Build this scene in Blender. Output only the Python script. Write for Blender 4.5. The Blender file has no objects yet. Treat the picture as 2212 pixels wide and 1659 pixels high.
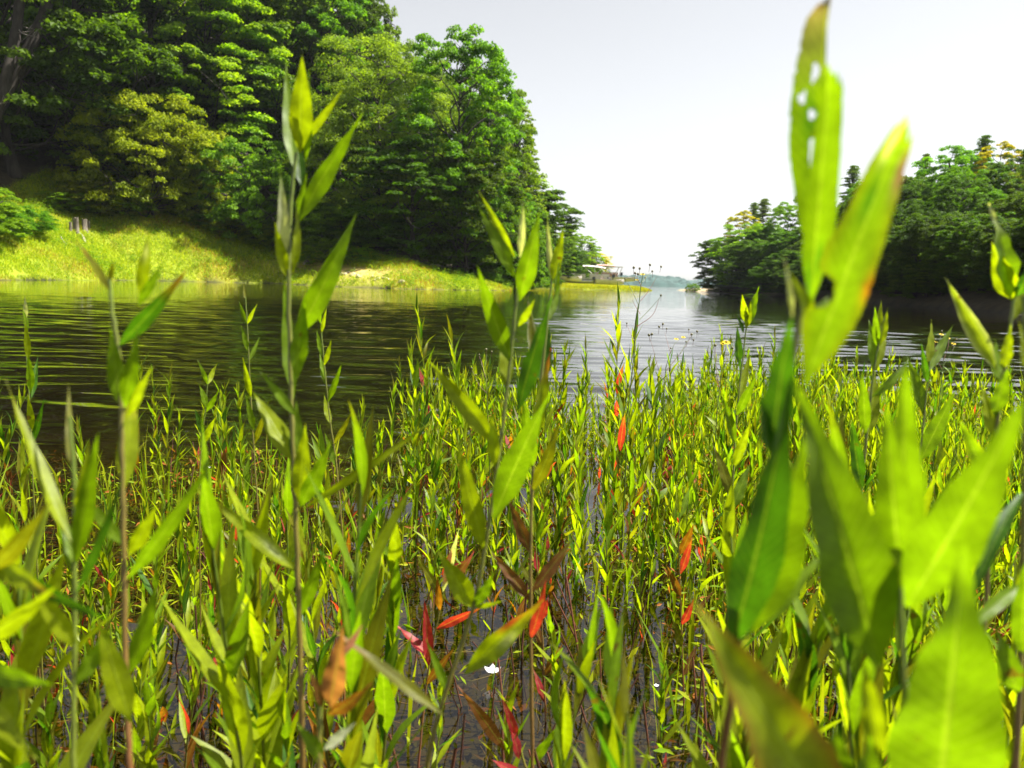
import bpy, math
import numpy as np
from mathutils import Vector, Matrix

sc = bpy.context.scene
COL = sc.collection
RAD = math.radians

# ------------------------------------------------------------------ camera
# every layout number below is read off the photograph at 2212 x 1659 and turned into a point at a real distance
F_PX, CX, CY = 1703.0, 1106.0, 829.5
CAM_H, PITCH, ROLL = 0.80, RAD(7.42), RAD(1.72)
_f = np.array([0, math.cos(PITCH), -math.sin(PITCH)])
_u0 = np.array([0, math.sin(PITCH), math.cos(PITCH)])
_r0 = np.array([1.0, 0, 0])
_r = math.cos(ROLL) * _r0 + math.sin(ROLL) * _u0
_u = -math.sin(ROLL) * _r0 + math.cos(ROLL) * _u0
CAM = np.array([0, 0, CAM_H])
cd = bpy.data.cameras.new('camera')
cd.sensor_width = 36.0
cd.lens = 36.0 * F_PX / 2212.0
cd.clip_start, cd.clip_end = 0.03, 8000
cd.dof.use_dof = True
cd.dof.focus_distance = 2.3
cd.dof.aperture_fstop = 7.2
cam = bpy.data.objects.new('camera', cd)
COL.objects.link(cam)
cam.matrix_world = Matrix(((_r[0], _u[0], -_f[0], 0), (_r[1], _u[1], -_f[1], 0), (_r[2], _u[2], -_f[2], CAM_H), (0, 0, 0, 1)))
sc.camera = cam

# ------------------------------------------------------------------ light
SUN_EL, SUN_AZ = RAD(60), RAD(80)          # azimuth from +Y (view direction) towards +X (right)
w = bpy.data.worlds.new('World'); sc.world = w; w.use_nodes = True
nt = w.node_tree; nt.nodes.clear()
sky = nt.nodes.new('ShaderNodeTexSky'); sky.sky_type = 'NISHITA'; sky.sun_disc = False
sky.sun_elevation, sky.sun_rotation = SUN_EL, SUN_AZ
sky.air_density, sky.dust_density, sky.ozone_density = 1.0, 0.7, 1.0
hs = nt.nodes.new('ShaderNodeHueSaturation'); hs.inputs['Saturation'].default_value = 0.15
bg = nt.nodes.new('ShaderNodeBackground'); bg.inputs['Strength'].default_value = 0.051
wo = nt.nodes.new('ShaderNodeOutputWorld')
nt.links.new(sky.outputs[0], hs.inputs['Color']); nt.links.new(hs.outputs[0], bg.inputs[0]); nt.links.new(bg.outputs[0], wo.inputs[0])
sd = bpy.data.lights.new('sun', 'SUN'); sd.energy = 5.0; sd.angle = RAD(0.5); sd.color = (1.0, 0.95, 0.86)
sun = bpy.data.objects.new('sun', sd); COL.objects.link(sun)
SUN_DIR = Vector((math.cos(SUN_EL) * math.sin(SUN_AZ), math.cos(SUN_EL) * math.cos(SUN_AZ), math.sin(SUN_EL)))
sun.rotation_euler = SUN_DIR.to_track_quat('Z', 'Y').to_euler()
sc.view_settings.view_transform = 'Standard'; sc.view_settings.look = 'None'
sc.view_settings.gamma = 1.0; sc.view_settings.use_curve_mapping = False
sc.view_settings.exposure = 1.8
sc.cycles.max_bounces = 8; sc.cycles.diffuse_bounces = 4; sc.cycles.glossy_bounces = 3
sc.cycles.transmission_bounces = 4; sc.cycles.transparent_max_bounces = 12; sc.cycles.volume_bounces = 0
sc.cycles.use_denoising = True
sc.cycles.caustics_reflective = False; sc.cycles.caustics_refractive = False
sc.cycles.sample_clamp_indirect = 6.0

# ------------------------------------------------------------------ helpers
def at(px, py, d):
    """the point seen at photograph pixel (px, py), d metres along the view axis"""
    return CAM + d * (_f + _r * (px - CX) / F_PX - _u * (py - CY) / F_PX)

def ground_at(px, py, z=0.0):
    v = _f + _r * (px - CX) / F_PX - _u * (py - CY) / F_PX
    return CAM + v * ((z - CAM_H) / v[2])

def project(P):
    P = np.atleast_2d(P) - CAM
    d = P @ _f
    return CX + F_PX * (P @ _r) / d, CY - F_PX * (P @ _u) / d, d

def norm(v):
    v = np.asarray(v, float)
    return v / (np.linalg.norm(v, axis=-1, keepdims=True) + 1e-12)

def vnoise(x, y, seed=0):
    """cheap smooth value noise on arrays"""
    x = np.asarray(x, float); y = np.asarray(y, float)
    xi, yi = np.floor(x).astype(np.int64), np.floor(y).astype(np.int64)
    fx, fy = x - xi, y - yi
    fx = fx * fx * (3 - 2 * fx); fy = fy * fy * (3 - 2 * fy)
    def h(a, b):
        n = (a * 374761393 + b * 668265263 + seed * 2147483647) & 0xffffffff
        n = ((n ^ (n >> 13)) * 1274126177) & 0xffffffff
        return ((n ^ (n >> 16)) & 0xffff) / 65535.0
    return (h(xi, yi) * (1 - fx) + h(xi + 1, yi) * fx) * (1 - fy) + (h(xi, yi + 1) * (1 - fx) + h(xi + 1, yi + 1) * fx) * fy

def fbm(x, y, seed=0, n=4):
    s, a, t = 0, 0.5, 0
    for i in range(n):
        s = s + a * vnoise(np.asarray(x) * 2 ** i, np.asarray(y) * 2 ** i, seed + i); t += a; a *= 0.5
    return s / t

class MB:
    """collects vertices, faces, vertex colours and leaf coordinates of ONE mesh"""
    def __init__(self):
        self.V, self.F, self.C, self.U, self.n = [], {3: [], 4: []}, [], [], 0
    def add(self, V, F, C=None, U=None):
        V = np.asarray(V, float).reshape(-1, 3); F = np.asarray(F, int)
        if C is None: C = (1, 1, 1)
        C = np.broadcast_to(np.asarray(C, float), (len(V), 3))
        U = np.zeros((len(V), 3)) if U is None else U
        self.V.append(V); self.C.append(C); self.U.append(U); self.F[F.shape[1]].append(F + self.n); self.n += len(V)
        return self
    def mesh(self, name, mat, smooth=True, origin=None):
        V = np.concatenate(self.V)
        if origin is not None: V = V - np.asarray(origin)
        C = np.concatenate(self.C); U = np.concatenate(self.U)
        F4 = np.concatenate(self.F[4]) if self.F[4] else np.zeros((0, 4), int)
        F3 = np.concatenate(self.F[3]) if self.F[3] else np.zeros((0, 3), int)
        me = bpy.data.meshes.new(name)
        me.vertices.add(len(V)); me.vertices.foreach_set('co', V.astype(np.float32).ravel())
        me.loops.add(F4.size + F3.size); me.loops.foreach_set('vertex_index', np.concatenate([F4.ravel(), F3.ravel()]).astype(np.int32))
        nf = len(F4) + len(F3); me.polygons.add(nf)
        ls = np.concatenate([np.arange(len(F4)) * 4, F4.size + np.arange(len(F3)) * 3]).astype(np.int32)
        me.polygons.foreach_set('loop_start', ls)
        me.polygons.foreach_set('use_smooth', np.full(nf, smooth, bool))
        a = me.color_attributes.new('Col', 'FLOAT_COLOR', 'POINT')
        a.data.foreach_set('color', np.concatenate([C, np.ones((len(C), 1))], 1).astype(np.float32).ravel())
        b = me.attributes.new('leafuv', 'FLOAT_VECTOR', 'POINT')
        b.data.foreach_set('vector', U.astype(np.float32).ravel())
        me.update(calc_edges=True)
        me.validate()
        if mat: me.materials.append(mat)
        return me
    def build(self, name, mat, parent=None, smooth=True, origin=None):
        return link(name, self.mesh(name, mat, smooth, origin), parent)

def link(name, me, parent=None):
    o = bpy.data.objects.new(name, me); COL.objects.link(o)
    if parent is not None: o.parent = parent
    return o

def tag(o, label=None, cat=None, group=None, kind=None):
    for k, v in (('label', label), ('category', cat), ('group', group), ('kind', kind)):
        if v: o[k] = v
    return o

def thing(name, label, cat, loc, group=None, rz=0.0):
    o = bpy.data.objects.new(name, None); COL.objects.link(o)
    o.empty_display_size = 0.1
    o.location = loc; o.rotation_euler = (0, 0, rz)
    return tag(o, label, cat, group)

def copy_tree(o, parent=None):
    c = o.copy(); COL.objects.link(c); c.parent = parent
    for ch in o.children: copy_tree(ch, c)
    return c

def tube(mb, P, R, sides=6, C=(1, 1, 1), cap=True):
    P = np.asarray(P, float); n = len(P)
    R = np.broadcast_to(np.asarray(R, float), (n,))
    T = norm(np.gradient(P, axis=0))
    ref = np.array([0, 0, 1.0]) if abs(T[0][2]) < 0.9 else np.array([1.0, 0, 0])
    A = norm(np.cross(T, ref)); B = np.cross(T, A)
    a = np.linspace(0, 2 * math.pi, sides, endpoint=False)
    V = P[:, None] + R[:, None, None] * (A[:, None] * np.cos(a)[None, :, None] + B[:, None] * np.sin(a)[None, :, None])
    i = np.arange(n - 1)[:, None] * sides; j = np.arange(sides)[None]; k = (j + 1) % sides
    F = np.stack([i + j, i + k, i + sides + k, i + sides + j], -1).reshape(-1, 4)
    Cc = C
    if np.ndim(C) == 2: Cc = np.repeat(np.asarray(C), sides, 0)
    mb.add(V.reshape(-1, 3), F, Cc)
    if cap:
        for e, rev in ((0, 1), (n - 1, 0)):
            c0 = P[e]; ring = V[e]
            vv = np.concatenate([ring, c0[None]])
            ff = np.stack([np.arange(sides), (np.arange(sides) + 1) % sides, np.full(sides, sides)], 1)
            if rev: ff = ff[:, ::-1]
            cc = C if np.ndim(C) != 2 else np.asarray(C)[e]
            mb.add(vv, ff, cc)

def box(mb, c, s, C=(1, 1, 1), rz=0.0):
    c = np.asarray(c, float); s = np.asarray(s, float) / 2
    v = np.array([[x, y, z] for x in (-1, 1) for y in (-1, 1) for z in (-1, 1)], float) * s
    if rz: v = v @ np.array([[math.cos(rz), math.sin(rz), 0], [-math.sin(rz), math.cos(rz), 0], [0, 0, 1]])
    mb.add(v + c, [[0, 1, 3, 2], [4, 6, 7, 5], [0, 4, 5, 1], [2, 3, 7, 6], [0, 2, 6, 4], [1, 5, 7, 3]], C)

def smooth_path(P, n):
    """Catmull-Rom through the points P"""
    P = np.asarray(P, float)
    Q = np.concatenate([[2 * P[0] - P[1]], P, [2 * P[-1] - P[-2]]])
    t = np.linspace(0, len(P) - 1 - 1e-6, n); i = t.astype(int); f = (t - i)[:, None]
    a, b, c, d = Q[i], Q[i + 1], Q[i + 2], Q[i + 3]
    return 0.5 * (2 * b + (c - a) * f + (2 * a - 5 * b + 4 * c - d) * f ** 2 + (3 * b - a - 3 * c + d) * f ** 3)

def blob(mb, c, r, rng, C=(1, 1, 1), rough=0.18, rings=9, segs=14):
    """an uneven boulder"""
    c = np.asarray(c, float); r = np.asarray(r, float)
    th = np.linspace(0.0, math.pi, rings); ph = np.linspace(0, 2 * math.pi, segs, endpoint=False)
    T, Pp = np.meshgrid(th, ph, indexing='ij')
    D = np.stack([np.sin(T) * np.cos(Pp), np.sin(T) * np.sin(Pp), np.cos(T)], -1)
    k = rng.normal(size=(6, 3)); o = rng.uniform(0, 6, 6)
    m = 1 + rough * np.mean([np.sin(D @ k[i] * 2.2 + o[i]) for i in range(6)], 0)
    V = c + D * m[..., None] * r
    i = np.arange(rings - 1)[:, None] * segs; j = np.arange(segs)[None]; kk = (j + 1) % segs
    mb.add(V.reshape(-1, 3), np.stack([i + j, i + segs + j, i + segs + kk, i + kk], -1).reshape(-1, 4), C)

# ------------------------------------------------------------------ materials
def new_mat(name):
    m = bpy.data.materials.new(name); m.use_nodes = True; m.node_tree.nodes.clear()
    return m, m.node_tree, m.node_tree.nodes, m.node_tree.links

def N(nodes, t, **kw):
    n = nodes.new(t)
    for k, v in kw.items():
        if k in n.inputs: n.inputs[k].default_value = v
        else: setattr(n, k, v)
    return n

def leaf_material(name, trans=0.5, tcol=(1.7, 1.75, 0.8), rough=0.42, spec=0.4, vein=0.0, objvar=0.0, hue=None):
    """leaf pigment from the mesh's 'Col'; light passes through the blade as warmer, brighter green"""
    m, t, n, l = new_mat(name)
    at_ = N(n, 'ShaderNodeAttribute', attribute_name='Col')
    col = at_.outputs['Color']
    if objvar or hue:
        oi = N(n, 'ShaderNodeObjectInfo')
        mr = N(n, 'ShaderNodeMapRange'); mr.inputs[3].default_value = 1 - objvar; mr.inputs[4].default_value = 1 + objvar
        l.new(oi.outputs['Random'], mr.inputs[0])
        h = N(n, 'ShaderNodeHueSaturation'); l.new(mr.outputs[0], h.inputs['Value'])
        mr2 = N(n, 'ShaderNodeMapRange'); mr2.inputs[3].default_value = 0.5 - objvar * 0.07; mr2.inputs[4].default_value = 0.5 + objvar * 0.07
        mm = N(n, 'ShaderNodeMath', operation='FRACT'); m3 = N(n, 'ShaderNodeMath', operation='MULTIPLY'); m3.inputs[1].default_value = 7.31
        l.new(oi.outputs['Random'], m3.inputs[0]); l.new(m3.outputs[0], mm.inputs[0]); l.new(mm.outputs[0], mr2.inputs[0]); l.new(mr2.outputs[0], h.inputs['Hue'])
        l.new(col, h.inputs['Color']); col = h.outputs['Color']
    nrm = None
    if vein:
        uv = N(n, 'ShaderNodeAttribute', attribute_name='leafuv')
        sep = N(n, 'ShaderNodeSeparateXYZ'); l.new(uv.outputs['Vector'], sep.inputs[0])
        ab = N(n, 'ShaderNodeMath', operation='ABSOLUTE'); l.new(sep.outputs['Y'], ab.inputs[0])
        # side veins sweep forward from the midrib
        vv = N(n, 'ShaderNodeMath', operation='MULTIPLY_ADD'); vv.inputs[1].default_value = -0.12; l.new(ab.outputs[0], vv.inputs[0]); l.new(sep.outputs['X'], vv.inputs[2])
        si = N(n, 'ShaderNodeMath', operation='MULTIPLY'); si.inputs[1].default_value = 150.0; l.new(vv.outputs[0], si.inputs[0])
        sn = N(n, 'ShaderNodeMath', operation='SINE'); l.new(si.outputs[0], sn.inputs[0])
        rib = N(n, 'ShaderNodeMapRange'); rib.inputs[1].default_value = 0.0; rib.inputs[2].default_value = 0.09; rib.inputs[3].default_value = 1.0; rib.inputs[4].default_value = 0.0
        l.new(ab.outputs[0], rib.inputs[0])
        mx = N(n, 'ShaderNodeMixRGB', blend_type='MIX'); mx.inputs[2].default_value = (0.30, 0.38, 0.05, 1)
        f1 = N(n, 'ShaderNodeMath', operation='MULTIPLY'); f1.inputs[1].default_value = 0.45; l.new(rib.outputs[0], f1.inputs[0])
        l.new(f1.outputs[0], mx.inputs[0]); l.new(col, mx.inputs[1])
        # blotchy pigment
        tc = N(n, 'ShaderNodeTexCoord')
        no = N(n, 'ShaderNodeTexNoise', Scale=160.0, Detail=3.0); l.new(tc.outputs['Object'], no.inputs['Vector'])
        no2 = N(n, 'ShaderNodeTexNoise', Scale=28.0, Detail=2.0); l.new(tc.outputs['Object'], no2.inputs['Vector'])
        ad = N(n, 'ShaderNodeMath', operation='ADD'); l.new(no.outputs[0], ad.inputs[0]); l.new(no2.outputs[0], ad.inputs[1])
        mr = N(n, 'ShaderNodeMapRange'); mr.inputs[1].default_value = 0.7; mr.inputs[2].default_value = 1.3; mr.inputs[3].default_value = 0.72; mr.inputs[4].default_value = 1.25
        l.new(ad.outputs[0], mr.inputs[0])
        sp = N(n, 'ShaderNodeTexNoise', Scale=75.0, Detail=1.0); l.new(tc.outputs['Object'], sp.inputs['Vector'])
        spm = N(n, 'ShaderNodeMapRange'); spm.inputs[1].default_value = 0.73; spm.inputs[2].default_value = 0.78; spm.inputs[4].default_value = 0.8; l.new(sp.outputs[0], spm.inputs[0])
        mm = N(n, 'ShaderNodeMixRGB', blend_type='MULTIPLY'); mm.inputs[0].default_value = 1.0; l.new(mx.outputs[0], mm.inputs[1]); l.new(mr.outputs[0], mm.inputs[2])
        ms = N(n, 'ShaderNodeMixRGB'); ms.inputs[2].default_value = (0.10, 0.045, 0.01, 1); l.new(spm.outputs[0], ms.inputs[0]); l.new(mm.outputs[0], ms.inputs[1])
        # faint forked side veins, wandering with the noise
        vx = N(n, 'ShaderNodeMath', operation='MULTIPLY_ADD'); vx.inputs[1].default_value = 3.5; l.new(no2.outputs[0], vx.inputs[0]); l.new(si.outputs[0], vx.inputs[2])
        vs = N(n, 'ShaderNodeMath', operation='SINE'); l.new(vx.outputs[0], vs.inputs[0])
        vm = N(n, 'ShaderNodeMapRange'); vm.inputs[1].default_value = 0.86; vm.inputs[2].default_value = 1.0; vm.inputs[3].default_value = 0.0; vm.inputs[4].default_value = 0.22; l.new(vs.outputs[0], vm.inputs[0])
        mv = N(n, 'ShaderNodeMixRGB'); mv.inputs[2].default_value = (0.26, 0.34, 0.05, 1); l.new(vm.outputs[0], mv.inputs[0]); l.new(ms.outputs[0], mv.inputs[1])
        col = mv.outputs[0]
        hh = N(n, 'ShaderNodeMath', operation='MULTIPLY_ADD'); hh.inputs[1].default_value = 0.05; l.new(sn.outputs[0], hh.inputs[0]); l.new(rib.outputs[0], hh.inputs[2])
        bp = N(n, 'ShaderNodeBump', Strength=vein, Distance=0.0006); l.new(hh.outputs[0], bp.inputs['Height']); nrm = bp.outputs[0]
    p = N(n, 'ShaderNodeBsdfPrincipled', Roughness=rough); p.inputs['Specular IOR Level'].default_value = spec
    l.new(col, p.inputs['Base Color'])
    tm = N(n, 'ShaderNodeMixRGB', blend_type='MULTIPLY'); tm.inputs[0].default_value = 1.0; tm.inputs[2].default_value = (*tcol, 1); l.new(col, tm.inputs[1])
    tr = N(n, 'ShaderNodeBsdfTranslucent'); l.new(tm.outputs[0], tr.inputs[0])
    if nrm: l.new(nrm, p.inputs['Normal']); l.new(nrm, tr.inputs['Normal'])
    mix = N(n, 'ShaderNodeMixShader', Fac=trans); l.new(p.outputs[0], mix.inputs[1]); l.new(tr.outputs[0], mix.inputs[2])
    o = N(n, 'ShaderNodeOutputMaterial'); l.new(mix.outputs[0], o.inputs[0])
    return m

def noise_material(name, c1, c2, scale=8.0, rough=0.85, bump=0.3, bdist=0.02, use_col=False, metallic=0.0, stretch=(1, 1, 1), spec=0.3):
    m, t, n, l = new_mat(name)
    tc = N(n, 'ShaderNodeTexCoord'); mp = N(n, 'ShaderNodeMapping'); mp.inputs['Scale'].default_value = stretch
    l.new(tc.outputs['Object'], mp.inputs[0])
    no = N(n, 'ShaderNodeTexNoise', Scale=scale, Detail=6.0, Roughness=0.65); l.new(mp.outputs[0], no.inputs['Vector'])
    cr = N(n, 'ShaderNodeValToRGB'); cr.color_ramp.elements[0].position = 0.32; cr.color_ramp.elements[1].position = 0.68
    cr.color_ramp.elements[0].color = (*c1, 1); cr.color_ramp.elements[1].color = (*c2, 1); l.new(no.outputs[0], cr.inputs[0])
    col = cr.outputs[0]
    if use_col:
        a = N(n, 'ShaderNodeAttribute', attribute_name='Col'); mm = N(n, 'ShaderNodeMixRGB', blend_type='MULTIPLY'); mm.inputs[0].default_value = 1
        l.new(a.outputs['Color'], mm.inputs[1]); l.new(col, mm.inputs[2]); col = mm.outputs[0]
    p = N(n, 'ShaderNodeBsdfPrincipled', Roughness=rough, Metallic=metallic); p.inputs['Specular IOR Level'].default_value = spec
    l.new(col, p.inputs['Base Color'])
    if bump:
        b = N(n, 'ShaderNodeBump', Strength=bump, Distance=bdist); l.new(no.outputs[0], b.inputs['Height']); l.new(b.outputs[0], p.inputs['Normal'])
    o = N(n, 'ShaderNodeOutputMaterial'); l.new(p.outputs[0], o.inputs[0])
    return m

M_TREE = leaf_material('tree_leaves', trans=0.48, tcol=(1.9, 1.9, 0.6), rough=0.55, spec=0.15, objvar=0.2)
M_BARK = noise_material('bark', (0.018, 0.015, 0.012), (0.06, 0.05, 0.042), 5.0, 0.9, 0.6, 0.04, stretch=(1, 1, 0.25))
M_LEAF = leaf_material('plant_leaf', trans=0.58, tcol=(1.65, 1.72, 0.4), rough=0.46, spec=0.28, vein=0.35)
M_STEM = noise_material('plant_stem', (0.75, 0.75, 0.75), (1.15, 1.15, 1.15), 90.0, 0.45, 0.2, 0.0005, use_col=True, spec=0.5)
M_GRASS = leaf_material('bank_grass', trans=0.45, tcol=(1.6, 1.6, 0.8), rough=0.6, spec=0.12)
M_GROUND = noise_material('ground_soil', (0.6, 0.6, 0.6), (1.35, 1.35, 1.35), 3.0, 0.95, 0.5, 0.05, use_col=True)
# ------------------------------------------------------------------ terrain: left bank, right bank and the lake bed in one sheet
def G(px, py): return ground_at(px, py)[:2]
SHORE_L = [G(-600, 606), G(0, 605), G(300, 606), G(600, 613), G(750, 620), G(880, 624.5), G(1000, 627), G(1100, 628), G(1125, 624),
           G(1145, 622), G(1230, 624.5), G(1300, 627), G(1395, 630.5), G(1403, 628), G(1380, 625.5), G(1330, 622.2), G(1335, 619)]
POLY_L = np.array(SHORE_L + [np.array([-900, 330.0]), np.array([-900, 20.0])])
SHORE_R = [G(1500, 624), G(1462, 627.5), G(1490, 629), G(1514, 631), G(1553, 633), G(1700, 643), G(1973, 662), G(2201, 678), G(2600, 706)]
POLY_R = np.array(SHORE_R + [np.array([700, 20.0]), np.array([700, 420.0])])

def poly_dist(poly, X, Y):
    """distance to the polygon's outline, positive inside"""
    X = np.asarray(X, float); Y = np.asarray(Y, float)
    d = np.full(X.shape, 1e9); inside = np.zeros(X.shape, bool)
    for i in range(len(poly)):
        ax, ay = poly[i]; bx, by = poly[(i + 1) % len(poly)]
        ex, ey = bx - ax, by - ay
        t = np.clip(((X - ax) * ex + (Y - ay) * ey) / (ex * ex + ey * ey), 0, 1)
        d = np.minimum(d, np.hypot(X - ax - t * ex, Y - ay - t * ey))
        c = ((ay > Y) != (by > Y)) & (X < (bx - ax) * (Y - ay) / (by - ay + 1e-12) + ax)
        inside ^= c
    return np.where(inside, d, -d)

def height(X, Y):
    X = np.asarray(X, float); Y = np.asarray(Y, float)
    az = X / np.maximum(Y, 1.0)
    jig = 1.6 * (fbm(X * 0.22, Y * 0.22, 5) - 0.5)
    sl = poly_dist(POLY_L, X, Y) + jig; sr = poly_dist(POLY_R, X, Y) + jig
    kl = np.interp(az, [-0.65, -0.45, -0.25, -0.1, 0.0, 0.05], [0.54, 0.52, 0.40, 0.23, 0.15, 0.05])
    hl = kl * np.minimum(sl, 34) + 0.12 * np.clip(sl - 34, 0, 60) + 0.25 * (1 - np.exp(-np.maximum(sl, 0) / 1.2))
    hl = hl + 0.5 * (fbm(X * 0.16, Y * 0.16, 11) - 0.5) * np.clip(sl / 4, 0, 1)
    spit = (az > 0.045) & (sl < 60)
    hl = np.where(spit, np.minimum(hl, 0.22 + 0.02 * np.maximum(sl, 0) + 0.2 * (fbm(X * .2, Y * .2, 3) - .5)), hl)
    kr = np.interp(Y, [30, 60, 110, 150], [0.36, 0.34, 0.25, 0.03])
    hr = kr * np.minimum(sr, 25) + 0.1 * np.clip(sr - 25, 0, 60) + 0.3 * (1 - np.exp(-np.maximum(sr, 0) / 0.8))
    off = np.minimum(np.maximum(-sl, 0), np.maximum(-sr, 0))
    near = 0.09 + 0.035 * np.maximum(np.hypot(X, Y) - 0.6, 0)
    bed = -np.minimum(np.minimum(near, 0.02 + 0.14 * off), 2.2) - 0.03 * (fbm(X * 2.5, Y * 2.5, 9) - 0.5)
    return np.where(sl > 0, hl, np.where(sr > 0, hr, bed)), sl, sr

def hz(x, y): return float(height(np.array([x]), np.array([y]))[0][0])

ys = np.concatenate([np.linspace(-6, 8, 113)[:-1], 8 * (75 / 8) ** np.linspace(0, 1, 130)[:-1], 75 * (2600 / 75) ** np.linspace(0, 1, 120)])
tx = np.linspace(-1, 1, 281)
XX = np.sign(tx)[None] * (np.abs(tx)[None] ** 1.6) * (7 + np.maximum(ys, 0)[:, None] * 1.15)
YY = np.repeat(ys[:, None], len(tx), 1)
ZZ, SL, SR = height(XX, YY)
def patch(sx, sy, seed): return fbm(XX * sx, YY * sy, seed)
PX, PYY, _ = project(np.stack([XX, np.maximum(YY, 0.2), ZZ], -1).reshape(-1, 3)); PX = PX.reshape(XX.shape)
depth_dim = np.clip((np.hypot(XX, YY) - 2.2) / 4.0, 0, 1)[..., None]  # light lost in deeper water, put into the bed colour as darkening outward
bedc = (np.array([0.060, 0.046, 0.016]) * (1 - depth_dim) + np.array([0.012, 0.011, 0.006]) * depth_dim) * (0.55 + 0.9 * patch(3, 3, 21))[..., None]
grass = np.array([0.17, 0.21, 0.008]) * (0.6 + 0.8 * patch(.4, .4, 22))[..., None]
rust = np.array([0.20, 0.09, 0.02])
sand = np.array([0.42, 0.31, 0.10])
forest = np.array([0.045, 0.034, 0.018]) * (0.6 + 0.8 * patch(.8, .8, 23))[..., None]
FOREST_S = np.interp(PX, [0, 100, 300, 480, 700, 1000, 1100, 1150], [10, 16, 17, 14, 9, 4.5, 3.5, 3.0])   # metres of open bank before the trees
m = np.clip((patch(.25, .25, 31) - 0.58) * 6, 0, 0.25)[..., None]
landL = grass * (1 - m) + rust * m
ms = (np.exp(-((PX - 740) / 150.0) ** 2) * np.exp(-((SL - 2.8) / 2.2) ** 2) * (patch(.7, .7, 8) > 0.33) * 0.9)[..., None]
landL = landL * (1 - ms) + sand * ms
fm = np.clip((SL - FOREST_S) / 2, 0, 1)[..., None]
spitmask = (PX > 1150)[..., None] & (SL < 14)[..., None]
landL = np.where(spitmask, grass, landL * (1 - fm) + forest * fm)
ptr = ((SR < 6) & (PX < 1530))[..., None]
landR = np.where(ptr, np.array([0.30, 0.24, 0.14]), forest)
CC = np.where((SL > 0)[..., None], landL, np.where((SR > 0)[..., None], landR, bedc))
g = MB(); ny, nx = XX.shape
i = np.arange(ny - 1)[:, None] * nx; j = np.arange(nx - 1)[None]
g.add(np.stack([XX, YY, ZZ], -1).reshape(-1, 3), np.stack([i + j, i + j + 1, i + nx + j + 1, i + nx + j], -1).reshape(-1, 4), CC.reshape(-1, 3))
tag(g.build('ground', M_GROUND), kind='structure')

# ------------------------------------------------------------------ water
m, t, n, l = new_mat('lake_water')
geo = N(n, 'ShaderNodeNewGeometry')
def wavetex(scale, sc_, rot, detail, dist=0.0):
    mp = N(n, 'ShaderNodeMapping'); mp.inputs['Scale'].default_value = sc_; mp.inputs['Rotation'].default_value = (0, 0, rot)
    l.new(geo.outputs['Position'], mp.inputs[0])
    no = N(n, 'ShaderNodeTexNoise', Scale=scale, Detail=detail, Roughness=0.5, Distortion=dist); l.new(mp.outputs[0], no.inputs['Vector'])
    return no.outputs[0]
w1 = wavetex(1.0, (0.35, 1.6, 1), RAD(2), 2.0, 0.4)
w4 = wavetex(1.0, (6, 17, 1), 0.05, 1.0)
sp = N(n, 'ShaderNodeSeparateXYZ'); l.new(geo.outputs['Position'], sp.inputs[0])
farf = N(n, 'ShaderNodeMapRange'); farf.inputs[1].default_value = 14.0; farf.inputs[2].default_value = 34.0; farf.inputs[3].default_value = 0.0; farf.inputs[4].default_value = 1.0
l.new(sp.outputs['Y'], farf.inputs[0])
hm = N(n, 'ShaderNodeMath', operation='MULTIPLY'); l.new(w1, hm.inputs[0]); l.new(farf.outputs[0], hm.inputs[1])
a2 = N(n, 'ShaderNodeMath', operation='MULTIPLY_ADD'); a2.inputs[1].default_value = 0.02; l.new(w4, a2.inputs[0]); l.new(hm.outputs[0], a2.inputs[2])
bp = N(n, 'ShaderNodeBump', Strength=1.0, Distance=0.03); l.new(a2.outputs[0], bp.inputs['Height'])
fr = N(n, 'ShaderNodeFresnel', IOR=1.42); l.new(bp.outputs[0], fr.inputs['Normal'])
tr = N(n, 'ShaderNodeBsdfTransparent'); tr.inputs[0].default_value = (0.48, 0.45, 0.26, 1)
gl = N(n, 'ShaderNodeBsdfGlossy', Roughness=0.015); gl.inputs[0].default_value = (1, 1, 1, 1); l.new(bp.outputs[0], gl.inputs['Normal'])
mx = N(n, 'ShaderNodeMixShader'); l.new(fr.outputs[0], mx.inputs[0]); l.new(tr.outputs[0], mx.inputs[1]); l.new(gl.outputs[0], mx.inputs[2])
o = N(n, 'ShaderNodeOutputMaterial'); l.new(mx.outputs[0], o.inputs[0])
M_WATER = m
wy = [-5.5, -2.0, 0.3]
while wy[-1] < 30: wy.append(wy[-1] + 0.028 + 0.0036 * max(wy[-1], 0))
wy = np.array(wy + [36, 50, 80, 150, 300, 700, 1500, 2590])
wt = np.concatenate([[-60, -6, -1.3], np.linspace(-1, 1, 331), [1.3, 6, 60]])
sxw = 0.76 * np.maximum(wy, 0.6); sxw[-7:] = sxw[-8]
WX = wt[None] * sxw[:, None]; WX[:, 0] = -2600; WX[:, -1] = 2600
WY = np.repeat(wy[:, None], len(wt), 1)
wr = np.random.default_rng(17); WZ = np.zeros_like(WX)
warp = 0.5 * fbm(WX * .35, WY * .35, 13, 2); gust = 0.55 + 0.9 * fbm(WX * .12 + 3, WY * .2, 14, 2)
for lam, amp, spread, nn in ((1.3, .0036, .14, 4), (.72, .0032, .16, 5), (.42, .0030, .18, 7), (.25, .0017, .24, 7)):
    for q in range(nn):
        th = wr.normal(0.03, spread); L = lam * wr.uniform(.8, 1.25); kx, ky = math.sin(th) * 2 * math.pi / L, math.cos(th) * 2 * math.pi / L
        WZ += amp / math.sqrt(nn) * 1.25 * np.sin(kx * WX + ky * (WY + warp) + wr.uniform(0, 6.283))
fade = np.clip((30 - WY) / 14, 0, 1) * (0.10 + 0.9 * np.clip((np.hypot(WX, WY) - 1.6) / 4.0, 0, 1)) * np.clip((1.0 - np.abs(wt))[None] * 25, 0, 1)
WZ = WZ * fade * gust * 1.0
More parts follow.
